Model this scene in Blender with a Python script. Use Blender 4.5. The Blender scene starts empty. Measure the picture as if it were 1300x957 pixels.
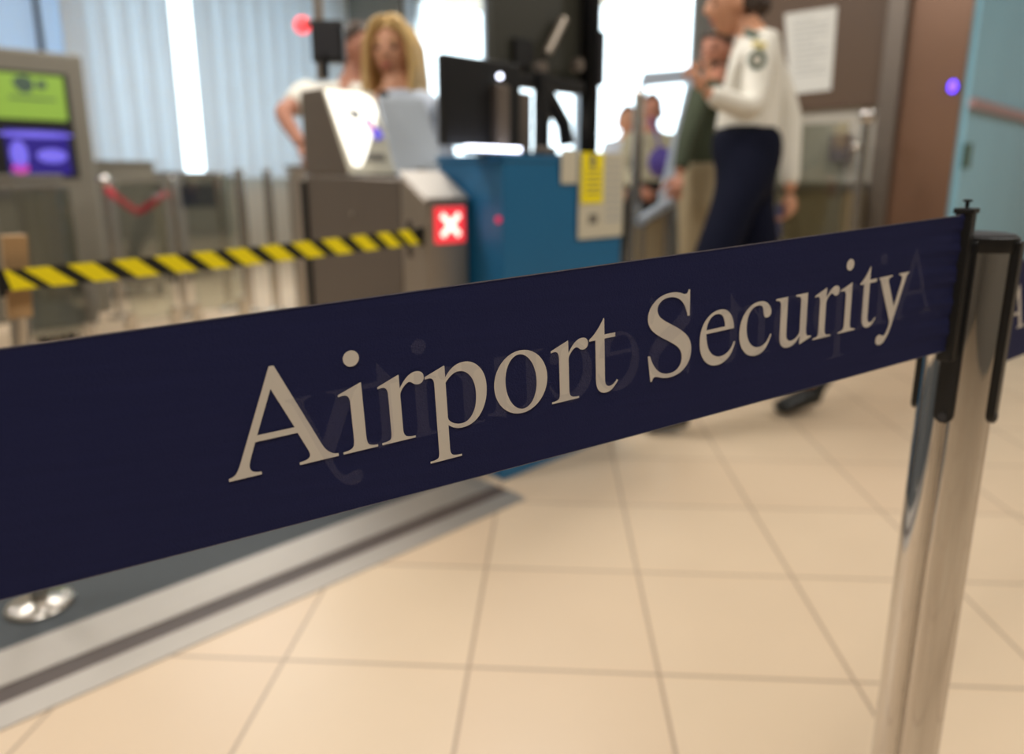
import bpy, bmesh, math, random
from mathutils import Vector, Matrix
random.seed(7)
S = bpy.context.scene
COL = S.collection
PI = math.pi
R = math.radians

# ------------------------------------------------------------------ camera
CAM_H = .95; FPX = 905.0; PITCH = R(12.8); YAW = R(3.33)
cd = bpy.data.cameras.new('camera'); cam = bpy.data.objects.new('camera', cd); COL.objects.link(cam)
cam.location = (0, 0, CAM_H); cam.rotation_euler = (PI/2 - PITCH, 0, YAW)
cd.sensor_width = 36; cd.lens = FPX*36/1300; cd.shift_x = 0; cd.shift_y = -45/1300
cd.clip_start = .02; cd.clip_end = 200
cd.dof.use_dof = True; cd.dof.focus_distance = .43; cd.dof.aperture_fstop = 3.5
S.camera = cam
# ------------------------------------------------------------------ world, exposure, lights
S.view_settings.view_transform = 'Standard'; S.view_settings.look = 'None'
S.view_settings.gamma = 1; S.view_settings.use_curve_mapping = False; S.view_settings.exposure = 0.0
S.cycles.max_bounces = 8; S.cycles.use_denoising = True; S.cycles.sample_clamp_indirect = 6
w = bpy.data.worlds.new('world'); S.world = w; w.use_nodes = True
w.node_tree.nodes['Background'].inputs[0].default_value = (.80, .90, 1, 1)
w.node_tree.nodes['Background'].inputs[1].default_value = 5.0

# installation axes: u runs away to the right, v away to the left
Uv = Vector((.669, .743, 0)).normalized(); Vv = Vector((-.743, .669, 0)).normalized()
ANG = math.atan2(Uv.y, Uv.x)
def W(u, v, z=0): return Uv*u + Vv*v + Vector((0, 0, z))
def area(name, u, v, z, su, sv, power, col=(1, .975, .945)):
    l = bpy.data.lights.new(name, 'AREA'); l.shape = 'RECTANGLE'; l.size = su; l.size_y = sv
    l.energy = power; l.color = col
    o = bpy.data.objects.new(name, l); COL.objects.link(o); o.location = W(u, v, z); o.rotation_euler = (0, 0, ANG)
    return o
LAMPS = [(-.6, -.4), (-.6, 2.4), (-.6, 5.4), (2.3, -.4), (2.3, 2.4), (2.3, 5.4), (5.6, -.9)]  # all out of view; the last is added to brighten the tinted glass
for k, (lu, lv) in enumerate(LAMPS):
    area('ceiling_lamp_light', lu, lv, 3.28, 1.3, .5, (26, 43, 46, 32, 43, 46, 33)[k])

cf, sf = math.cos(PITCH), math.sin(PITCH)
CF = Vector((-math.sin(YAW)*cf, math.cos(YAW)*cf, -sf)); CR = Vector((math.cos(YAW), math.sin(YAW), 0)); CU = CR.cross(CF)
CO = Vector((0, 0, CAM_H))
def ray(x, y): return CF + CR*((x-650)/FPX) - CU*((y-433.5)/FPX)
def at(x, y, z): return CO + ray(x, y)*z
def onv(x, y, v):
    r = ray(x, y); P = CO + r*((v - CO.dot(Vv))/r.dot(Vv)); return P
def onu(x, y, u):
    r = ray(x, y); P = CO + r*((u - CO.dot(Uv))/r.dot(Uv)); return P
def gr(x, y, h=0):
    r = ray(x, y); return CO + r*((h-CAM_H)/r.z)
def uu(P): return P.dot(Uv)
def vv(P): return P.dot(Vv)

# ------------------------------------------------------------------ materials
def lin(c):
    return tuple(((x/255)/12.92 if x/255 <= .04045 else ((x/255+.055)/1.055)**2.4) for x in c)
def mat(name, rgb, rough=.5, metal=0, emit=0, alpha=None, trans=0, coat=0, noise=None, bump=None, spec=None, emrgb=None, ior=1.45):
    m = bpy.data.materials.new(name); m.use_nodes = True
    nt = m.node_tree; b = nt.nodes['Principled BSDF']
    c = (*lin(rgb), 1)
    b.inputs['Base Color'].default_value = c; b.inputs['Roughness'].default_value = rough
    b.inputs['Metallic'].default_value = metal; b.inputs['IOR'].default_value = ior
    if trans: b.inputs['Transmission Weight'].default_value = trans
    if coat: b.inputs['Coat Weight'].default_value = coat
    if spec is not None: b.inputs['Specular IOR Level'].default_value = spec
    if emit:
        b.inputs['Emission Color'].default_value = (*lin(emrgb or rgb), 1); b.inputs['Emission Strength'].default_value = emit
    if alpha is not None: b.inputs['Alpha'].default_value = alpha
    tc = nt.nodes.new('ShaderNodeTexCoord')
    if noise:
        sc, amt = noise[:2]; st = noise[2] if len(noise) > 2 else (1, 1, 1)
        mp = nt.nodes.new('ShaderNodeMapping'); mp.inputs['Scale'].default_value = st
        n = nt.nodes.new('ShaderNodeTexNoise'); n.inputs['Scale'].default_value = sc; n.inputs['Detail'].default_value = 4
        mx = nt.nodes.new('ShaderNodeMix'); mx.data_type = 'RGBA'; mx.blend_type = 'MULTIPLY'
        rp = nt.nodes.new('ShaderNodeMapRange'); rp.inputs[3].default_value = 1-amt; rp.inputs[4].default_value = 1+amt
        nt.links.new(tc.outputs['Object'], mp.inputs[0]); nt.links.new(mp.outputs[0], n.inputs['Vector'])
        nt.links.new(n.outputs['Fac'], rp.inputs[0]); mx.inputs[0].default_value = 1
        mx.inputs[6].default_value = c
        nt.links.new(rp.outputs[0], mx.inputs[7]); nt.links.new(mx.outputs[2], b.inputs['Base Color'])
    if bump:
        sc, amt = bump[:2]; st = bump[2] if len(bump) > 2 else (1, 1, 1)
        mp = nt.nodes.new('ShaderNodeMapping'); mp.inputs['Scale'].default_value = st
        n = nt.nodes.new('ShaderNodeTexNoise'); n.inputs['Scale'].default_value = sc; n.inputs['Detail'].default_value = 3
        bp = nt.nodes.new('ShaderNodeBump'); bp.inputs['Strength'].default_value = amt; bp.inputs['Distance'].default_value = .002
        nt.links.new(tc.outputs['Object'], mp.inputs[0]); nt.links.new(mp.outputs[0], n.inputs['Vector'])
        nt.links.new(n.outputs['Fac'], bp.inputs['Height']); nt.links.new(bp.outputs[0], b.inputs['Normal'])
    return m
M = {}
M['wall'] = mat('beige_plaster', (190, 184, 172), .8, noise=(3, .04))
M['pier'] = mat('grey_plaster', (120, 120, 116), .8, noise=(3, .05))
M['ceiling'] = mat('white_ceiling', (225, 222, 215), .8, noise=(5, .02))
M['brown'] = mat('brown_laminate', (98, 78, 62), .45, noise=(2, .05))
M['copper'] = mat('copper_brown_panel', (140, 108, 88), .3, .35, noise=(2.5, .12, (1, 1, .4)))
M['steel'] = mat('brushed_steel', (172, 162, 150), .38, .75, noise=(30, .04, (1, 1, .1)))
M['dsteel'] = mat('dark_brushed_steel', (125, 115, 106), .42, .6, noise=(30, .05, (1, 1, .1)))
M['chrome'] = mat('chrome', (208, 204, 200), .05, 1)
M['satin'] = mat('satin_steel', (205, 200, 192), .22, 1)
M['aluminium'] = mat('pale_aluminium', (180, 192, 206), .35, .4)
M['grey'] = mat('grey_painted_metal', (118, 114, 106), .5, noise=(6, .05))
M['taupe'] = mat('taupe_painted_metal', (125, 120, 108), .5, noise=(6, .05))
M['black'] = mat('black_plastic', (24, 24, 25), .4, bump=(300, .1))
M['gloss_black'] = mat('gloss_black_plastic', (18, 18, 20), .18)
M['dgrey'] = mat('charcoal_plastic', (52, 52, 56), .45)
M['olive'] = mat('olive_grey_plastic', (60, 60, 52), .45)
M['blue'] = mat('petrol_blue_laminate', (30, 104, 150), .45, noise=(4, .04))
M['navy_screen'] = mat('dark_navy_screen', (34, 40, 54), .3)
M['yellow'] = mat('yellow_tape', (254, 236, 16), .5, noise=(8, .04))
M['tapeblack'] = mat('black_tape', (20, 22, 20), .5)
M['paper'] = mat('white_paper', (228, 228, 222), .7, noise=(20, .01))
M['ink'] = mat('grey_print', (176, 178, 176), .7)
M['cream'] = mat('cream_card', (205, 200, 180), .6, noise=(10, .03))
M['frost'] = mat('frosted_acrylic', (176, 186, 196), .3, .5)
M['red'] = mat('red_webbing', (196, 40, 58), .6)
M['navy'] = mat('navy_webbing', (37, 42, 86), .8, noise=(40, .10, (.3, .3, 6)), bump=(900, .3), spec=.25)
M['print'] = mat('cream_print', (234, 228, 219), .7, noise=(60, .02), spec=.3)
M['edge'] = mat('selvage_with_highlight', (120, 118, 130), .7, noise=(400, .3))
M['skin'] = mat('skin', (205, 150, 118), .5, noise=(20, .04))
M['skin_red'] = mat('ruddy_skin', (178, 122, 98), .5, noise=(20, .04))
M['blonde'] = mat('blonde_hair', (208, 174, 114), .5, noise=(30, .2, (6, 6, 1)))
M['dark_hair'] = mat('dark_brown_hair', (62, 48, 38), .55, noise=(30, .2))
M['white_shirt'] = mat('white_shirt_cloth', (226, 222, 210), .8, noise=(12, .03), bump=(14, .5))
M['blue_shirt'] = mat('pale_blue_shirt_cloth', (206, 216, 230), .8, bump=(14, .4))
M['navy_cloth'] = mat('navy_trouser_cloth', (16, 19, 36), .9, spec=.15, noise=(10, .1), bump=(12, .4))
M['black_cloth'] = mat('black_cloth', (26, 27, 30), .9, spec=.2)
M['green_cloth'] = mat('dark_green_jacket_cloth', (58, 66, 48), .85, noise=(16, .25))
M['khaki'] = mat('khaki_cloth', (150, 136, 108), .85, noise=(8, .06))
M['shoe'] = mat('black_leather', (26, 28, 28), .35)
M['pattern'] = mat('patterned_shirt_cloth', (170, 164, 140), .85, noise=(14, .5))
M['violet_bag'] = mat('violet_cloth', (82, 66, 150), .6)
M['dark'] = mat('dark_detail', (40, 30, 28), .5)
M['lip'] = mat('lip', (170, 84, 80), .5)
M['green_patch'] = mat('green_grey_embroidery', (84, 104, 92), .8)
M['yellow_patch'] = mat('yellow_embroidery', (226, 210, 130), .8)
M['lamp'] = mat('lamp_diffuser', (255, 246, 230), .5, emit=3.0)
M['screen_green'] = mat('green_lit_screen', (140, 175, 75), .3, emit=.22, emrgb=(150, 195, 70))
M['screen_purple'] = mat('purple_lit_screen', (44, 34, 120), .2, emit=.22, emrgb=(60, 45, 180))
M['glow_lilac'] = mat('lilac_lit_area', (110, 100, 230), .2, emit=.45, emrgb=(130, 120, 245))
M['glow_pink'] = mat('pink_lit_area', (190, 70, 170), .2, emit=.35, emrgb=(210, 70, 180))
M['screen_white'] = mat('white_lit_screen', (255, 252, 240), .2, emit=1.5)
M['red_lit'] = mat('red_lit_sign', (240, 70, 80), .3, emit=.8, emrgb=(245, 50, 62))
M['cross_lit'] = mat('white_lit_cross', (255, 236, 225), .3, emit=1.7, emrgb=(255, 228, 212))
M['red_lamp'] = mat('red_indicator_lamp', (250, 80, 80), .3, emit=2.0, emrgb=(250, 70, 75))
M['blue_lamp'] = mat('blue_violet_lamp', (90, 60, 250), .3, emit=5, emrgb=(95, 60, 255))
M['white_led'] = mat('white_indicator_lamp', (230, 235, 255), .3, emit=6)
M['rubber'] = mat('dark_rubber_mat', (60, 65, 68), .6, noise=(60, .08))
M['groove'] = mat('dark_taupe_insert', (84, 74, 70), .5, noise=(30, .05))
M['ramp'] = mat('satin_aluminium_strip', (176, 170, 162), .5, .65, noise=(20, .04))
M['pink_rail'] = mat('rose_brown_rail', (172, 140, 140), .4)
M['teal'] = mat('teal_tinted_glass', (150, 206, 230), .12, 0, coat=.5, noise=(1.3, .10))
M['wood'] = mat('light_wood', (176, 142, 100), .45, noise=(14, .08, (4, 4, .5)))
M['phone'] = mat('blue_grey_phone', (70, 78, 120), .3)
M['blue_pane'] = mat('frosted_blue_pane', (190, 218, 246), .4, trans=.25)

def glassmat(name, col, refl=.06, tint=(1, 1, 1)):
    m = bpy.data.materials.new(name); m.use_nodes = True; nt = m.node_tree; nt.nodes.clear()
    o = nt.nodes.new('ShaderNodeOutputMaterial'); mx = nt.nodes.new('ShaderNodeMixShader')
    tr = nt.nodes.new('ShaderNodeBsdfTransparent'); gl = nt.nodes.new('ShaderNodeBsdfGlossy')
    tr.inputs[0].default_value = (*tint, 1); gl.inputs[0].default_value = (*col, 1); gl.inputs['Roughness'].default_value = .05
    fr = nt.nodes.new('ShaderNodeFresnel'); fr.inputs[0].default_value = 1.25
    ad = nt.nodes.new('ShaderNodeMath'); ad.operation = 'ADD'; ad.inputs[1].default_value = refl
    nt.links.new(fr.outputs[0], ad.inputs[0]); nt.links.new(ad.outputs[0], mx.inputs[0])
    nt.links.new(tr.outputs[0], mx.inputs[1]); nt.links.new(gl.outputs[0], mx.inputs[2]); nt.links.new(mx.outputs[0], o.inputs[0])
    return m
M['glass'] = glassmat('clear_glass', (1, 1, 1), .05, (.93, .96, .95))
M['haze_glass'] = glassmat('grey_glass', (.9, .92, .9), .16, (.80, .82, .78))
def blindmat():
    m = bpy.data.materials.new('pale_blue_blind_fabric'); m.use_nodes = True; nt = m.node_tree; nt.nodes.clear()
    o = nt.nodes.new('ShaderNodeOutputMaterial'); mx = nt.nodes.new('ShaderNodeMixShader'); mx.inputs[0].default_value = .30
    d = nt.nodes.new('ShaderNodeBsdfDiffuse'); t = nt.nodes.new('ShaderNodeBsdfTranslucent')
    d.inputs[0].default_value = (.82, .88, .92, 1); t.inputs[0].default_value = (.72, .82, .92, 1)
    nt.links.new(d.outputs[0], mx.inputs[1]); nt.links.new(t.outputs[0], mx.inputs[2]); nt.links.new(mx.outputs[0], o.inputs[0])
    return m
M['blind'] = blindmat()
def ghostmat():
    m = bpy.data.materials.new('painted_show_through_light'); m.use_nodes = True; nt = m.node_tree; nt.nodes.clear()
    o = nt.nodes.new('ShaderNodeOutputMaterial'); mx = nt.nodes.new('ShaderNodeMixShader'); mx.inputs[0].default_value = .072
    t = nt.nodes.new('ShaderNodeBsdfTransparent'); d = nt.nodes.new('ShaderNodeBsdfDiffuse'); d.inputs[0].default_value = (.42, .42, .62, 1)
    nt.links.new(t.outputs[0], mx.inputs[1]); nt.links.new(d.outputs[0], mx.inputs[2]); nt.links.new(mx.outputs[0], o.inputs[0])
    return m
M['ghost'] = ghostmat()
def tilemat():
    m = bpy.data.materials.new('beige_floor_tiles'); m.use_nodes = True; nt = m.node_tree; b = nt.nodes['Principled BSDF']
    tc = nt.nodes.new('ShaderNodeTexCoord'); mp = nt.nodes.new('ShaderNodeMapping')
    T = .3765
    mp.inputs['Location'].default_value = (-(.218)/T, -(1.238)/T, 0); mp.inputs['Scale'].default_value = (1/T, 1/T, 1)
    nt.links.new(tc.outputs['Object'], mp.inputs[0])
    br = nt.nodes.new('ShaderNodeTexBrick'); br.offset = 0; br.squash = 1
    br.inputs['Scale'].default_value = 1; br.inputs['Brick Width'].default_value = 1; br.inputs['Row Height'].default_value = 1
    br.inputs['Mortar Size'].default_value = .0105; br.inputs['Mortar Smooth'].default_value = .3; br.inputs['Bias'].default_value = 0
    br.inputs['Color1'].default_value = (*lin((219, 197, 168)), 1); br.inputs['Color2'].default_value = (*lin((215, 191, 162)), 1)
    br.inputs['Mortar'].default_value = (*lin((168, 146, 124)), 1)
    nt.links.new(mp.outputs[0], br.inputs['Vector'])
    n = nt.nodes.new('ShaderNodeTexNoise'); n.inputs['Scale'].default_value = 4; nt.links.new(tc.outputs['Object'], n.inputs['Vector'])
    rp = nt.nodes.new('ShaderNodeMapRange'); rp.inputs[3].default_value = .96; rp.inputs[4].default_value = 1.04
    nt.links.new(n.outputs['Fac'], rp.inputs[0])
    mx = nt.nodes.new('ShaderNodeMix'); mx.data_type = 'RGBA'; mx.blend_type = 'MULTIPLY'; mx.inputs[0].default_value = 1
    nt.links.new(br.outputs['Color'], mx.inputs[6]); nt.links.new(rp.outputs[0], mx.inputs[7])
    nt.links.new(mx.outputs[2], b.inputs['Base Color'])
    b.inputs['Roughness'].default_value = .36
    return m
M['tiles'] = tilemat()

# ------------------------------------------------------------------ mesh helpers
class B:
    def __init__(s): s.bm = bmesh.new()
    def hexa(s, p):                       # 8 points: bottom ring 0-3, top ring 4-7
        v = [s.bm.verts.new(q) for q in p]
        for f in ((3, 2, 1, 0), (4, 5, 6, 7), (0, 1, 5, 4), (1, 2, 6, 5), (2, 3, 7, 6), (3, 0, 4, 7)):
            s.bm.faces.new([v[i] for i in f])
        return s
    def box(s, u0, u1, v0, v1, z0, z1):   # box in the installation axes
        return s.hexa([W(u0, v0, z0), W(u1, v0, z0), W(u1, v1, z0), W(u0, v1, z0), W(u0, v0, z1), W(u1, v0, z1), W(u1, v1, z1), W(u0, v1, z1)])
    def wbox(s, x0, x1, y0, y1, z0, z1):
        return s.hexa([Vector(q) for q in ((x0, y0, z0), (x1, y0, z0), (x1, y1, z0), (x0, y1, z0), (x0, y0, z1), (x1, y0, z1), (x1, y1, z1), (x0, y1, z1))])
    def prism(s, pts, d):                 # polygon of points extruded by vector d
        a = [s.bm.verts.new(p) for p in pts]; b = [s.bm.verts.new(Vector(p)+d) for p in pts]
        n = len(a); s.bm.faces.new(a[::-1]); s.bm.faces.new(b)
        for i in range(n): s.bm.faces.new((a[i], a[(i+1) % n], b[(i+1) % n], b[i]))
        return s
    def tube(s, pts, rad, n=16, cap=True):
        pts = [Vector(p) for p in pts]; rs = rad if isinstance(rad, (list, tuple)) else [rad]*len(pts)
        rings = []; prev = None
        for i, p in enumerate(pts):
            t = (pts[min(i+1, len(pts)-1)] - pts[max(i-1, 0)])
            if t.length < 1e-9: t = prev_t
            t = t.normalized(); prev_t = t
            a = (prev - t*prev.dot(t)) if prev is not None else t.orthogonal()
            a.normalize(); prev = a; b = t.cross(a)
            rings.append([s.bm.verts.new(p + (a*math.cos(2*PI*k/n) + b*math.sin(2*PI*k/n))*rs[i]) for k in range(n)])
        for i in range(len(rings)-1):
            for k in range(n): s.bm.faces.new((rings[i][k], rings[i][(k+1) % n], rings[i+1][(k+1) % n], rings[i+1][k]))
        if cap: s.bm.faces.new(rings[0][::-1]); s.bm.faces.new(rings[-1])
        return s
    def lathe(s, c, prof, n=40, fn=None):  # prof: (radius, z) pairs about vertical axis at c; fn(angle)->radius factor
        c = Vector(c); rings = []
        for r, z in prof:
            rings.append([s.bm.verts.new(c + Vector((math.cos(2*PI*k/n)*r*(fn(2*PI*k/n) if fn else 1), math.sin(2*PI*k/n)*r*(fn(2*PI*k/n) if fn else 1), z))) for k in range(n)])
        for i in range(len(rings)-1):
            for k in range(n): s.bm.faces.new((rings[i][k], rings[i][(k+1) % n], rings[i+1][(k+1) % n], rings[i+1][k]))
        s.bm.faces.new(rings[0][::-1]); s.bm.faces.new(rings[-1]); return s
    def ball(s, c, rx, ry=None, rz=None, rot=None, n=20):
        ry = ry or rx; rz = rz or rx; c = Vector(c)
        r = bmesh.ops.create_uvsphere(s.bm, u_segments=n, v_segments=max(8, n//2+2), radius=1)
        for v in r['verts']:
            q = Vector((v.co.x*rx, v.co.y*ry, v.co.z*rz))
            if rot is not None: q = rot @ q
            v.co = c + q
        return s
    def disc_plate(s, c, nrm, r, th, n=24):
        c = Vector(c); nrm = Vector(nrm).normalized(); return s.tube([c, c+nrm*th], r, n)
ROOT = {}
def obj(name, b, m, parent=None, smooth=False, bevel=0, label=None, seg=2):
    bm = b.bm if isinstance(b, B) else b
    bmesh.ops.recalc_face_normals(bm, faces=bm.faces)
    me = bpy.data.meshes.new(name); bm.to_mesh(me); bm.free()
    o = bpy.data.objects.new(name, me); COL.objects.link(o)
    if parent is not None:
        off = ROOT[parent.name]; o.parent = parent
    else:
        xs = [v.co for v in me.vertices]
        off = Vector(((min(v.x for v in xs)+max(v.x for v in xs))/2, (min(v.y for v in xs)+max(v.y for v in xs))/2, min(v.z for v in xs)))
        o.location = off
    me.transform(Matrix.Translation(-off)); ROOT[o.name] = off
    me.materials.append(m)
    if bevel:
        md = o.modifiers.new('bevel', 'BEVEL'); md.width = bevel; md.segments = seg; md.limit_method = 'ANGLE'; md.angle_limit = R(40)
    if smooth:
        for p in me.polygons: p.use_smooth = True
        if smooth == 'auto':
            md = o.modifiers.new('smooth_angle', 'EDGE_SPLIT'); md.split_angle = R(40)
    if label: o['label'] = label
    return o
def thing(name, label, cat, loc, group=None):
    o = bpy.data.objects.new(name, None); COL.objects.link(o); o.location = loc; o.empty_display_size = .1
    ROOT[o.name] = Vector(loc); o['label'] = label; o['category'] = cat
    if group: o['group'] = group
    return o
def tag(o, label, cat, group=None):
    o['label'] = label; o['category'] = cat
    if group: o['group'] = group
    return o
def struct(name, b, m, **k):
    o = obj(name, b, m, **k); o['kind'] = 'structure'; return o
def copy_thing(root, loc, label, group=None):
    c = root.copy(); COL.objects.link(c); c.location = loc; c['label'] = label; ROOT[c.name] = Vector(loc)
    if group: c['group'] = group
    for ch in [o for o in COL.objects if o.parent == root]:
        d = ch.copy(); COL.objects.link(d); d.parent = c
        for g in [o for o in COL.objects if o.parent == ch]:
            e = g.copy(); COL.objects.link(e); e.parent = d
    return c

# ------------------------------------------------------------------ the room
UMIN, UMAX, VMIN, VMAX, ZC = -3.2, 5.2, -3.2, 8.2, 3.35
fl = B().wbox(-14, 14, -8, 14, -.02, 0)
me = bpy.data.meshes.new('floor'); fl.bm.to_mesh(me); fl.bm.free(); me.materials.append(M['tiles'])
flo = bpy.data.objects.new('floor', me); COL.objects.link(flo); flo['kind'] = 'structure'
struct('ceiling', B().box(UMIN-.2, UMAX+3.4, VMIN-.2, VMAX+.2, ZC, ZC+.1), M['ceiling'])
# left wall (v = VMAX) with a wide window behind the blinds
wl = B()
wl.box(UMIN, 1.15, VMAX, VMAX+.2, 0, ZC); wl.box(1.15, 5.0, VMAX, VMAX+.2, 0, .98); wl.box(1.15, 5.0, VMAX, VMAX+.2, 3.1, ZC); wl.box(5.0, UMAX+.2, VMAX, VMAX+.2, 0, ZC)
struct('wall_left', wl, M['wall'])
w1 = struct('window_1', B().box(1.15, 2.2, VMAX+.02, VMAX+.04, .98, 3.1), M['blue_pane'])
w2 = struct('window_2', B().box(2.2, 5.0, VMAX+.05, VMAX+.06, .98, 3.1), M['glass'])
struct('trim_1', B().box(1.86, 1.90, VMAX-.03, VMAX+.01, .98, 3.1), M['dgrey'])
# far wall (u = UMAX) with the bright window
wr = B()
wr.box(UMAX, UMAX+.2, 7.05, VMAX, 0, ZC); wr.box(UMAX, UMAX+.2, 3.25, 7.05, 0, .95); wr.box(UMAX, UMAX+.2, 3.25, 7.05, 3.15, ZC); wr.box(UMAX, UMAX+.2, 1.7, 3.25, 0, ZC)
struct('wall_back', wr, M['pier'])
struct('window_3', B().box(UMAX+.08, UMAX+.09, 3.25, 7.05, .95, 3.15), M['glass'])
mu = B()
for vvv in (3.25, 4.45, 5.7, 7.0): mu.box(UMAX+.05, UMAX+.11, vvv, vvv+.05, .95, 3.15)
mu.box(UMAX+.05, UMAX+.11, 3.25, 7.05, .95, 1.0)
struct('trim_2', mu, M['aluminium'])
# brown partition, steel column, copper panel, tinted glass partition
PU = 4.45
vL = vv(onu(905, 100, PU)); vC = vv(onu(1112, 200, PU)); vD = vv(onu(1137, 200, PU)); vE = vv(onu(1212, 200, PU))
zb = onu(1050, 138, PU).z
struct('wall_partition', B().box(PU+.01, PU+.12, vE, vL, 0, ZC), M['wall'])
struct('trim_3', B().box(PU-.02, PU+.01, vC, vL, zb, ZC), M['brown'])
struct('trim_4', B().box(PU-.07, PU+.01, vD, vC, 0, ZC), M['dsteel'], bevel=.008)
struct('trim_5', B().box(PU-.02, PU+.01, vE, vD, 0, ZC), M['copper'])
struct('wall_glass', B().box(PU, UMAX+3.2, vE-.03, vE, 0, ZC), M['teal'])
rz0, rz1 = onv(1260, 145, vE-.03).z, onv(1260, 133, vE-.03).z
struct('trim_6', B().box(PU, UMAX+3.2, vE-.06, vE-.03, rz0, rz1), M['pink_rail'])
struct('wall_front', B().box(UMIN-.2, UMAX+3.4, VMIN-.2, VMIN, 0, ZC), M['grey'])
struct('wall_side', B().box(UMIN-.2, UMIN, VMIN, VMAX, 0, ZC), M['grey'])
struct('wall_right', B().box(UMAX+3.2, UMAX+3.4, VMIN, 1.9, 0, ZC), M['wall'])
for k, (lu, lv) in enumerate(LAMPS):
    t = thing('ceiling_lamp', 'flat white lamp panel on the ceiling ' + ('behind the viewer, left', 'left of the gate lane', 'over the grey machines', 'behind the viewer, right', 'over the blue counter', 'near the far window', 'out of view, added to brighten the tinted glass')[k], 'ceiling lamp', W(lu, lv, 3.29), 'lamp panels on the ceiling')
    obj('frame', B().box(lu-.70, lu+.70, lv-.30, lv+.30, 3.31, 3.35), M['aluminium'], t)
    obj('diffuser', B().box(lu-.65, lu+.65, lv-.25, lv+.25, 3.30, 3.312), M['lamp'], t)

# vertical blinds
def blind(u0, u1, label):
    t = thing('vertical_blind', label, 'window blind', W((u0+u1)/2, 8.08, .97))
    s = B(); n = max(1, round((u1-u0)/.19)); st = (u1-u0)/n
    for i in range(n):
        c = W(u0+st*(i+.5), 8.07); a = R(24)
        d = (Uv*math.cos(a) - Vv*math.sin(a))*.104; q = (Uv*math.sin(a) + Vv*math.cos(a))
        pts = []
        for f in (-1, -.5, 0, .5, 1): pts.append(c + d*f + q*(.010*(1-f*f)))
        for f in (1, .5, 0, -.5, -1): pts.append(c + d*f + q*(.010*(1-f*f)-.0015))
        s.prism([p + Vector((0, 0, .97)) for p in pts], Vector((0, 0, 2.18)))
    obj('slats', s, M['blind'], t)
    obj('head_rail', B().box(u0, u1, 8.03, 8.11, 3.15, 3.2), M['aluminium'], t)
g0 = uu(onv(214, 10, 8.07)); g1 = uu(onv(243, 10, 8.07))
blind(uu(onv(76, 10, 8.07)), g0, 'pale blue vertical window blind left of the bright gap')
blind(g1, 5.12, 'pale blue vertical window blind right of the bright gap')

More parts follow.
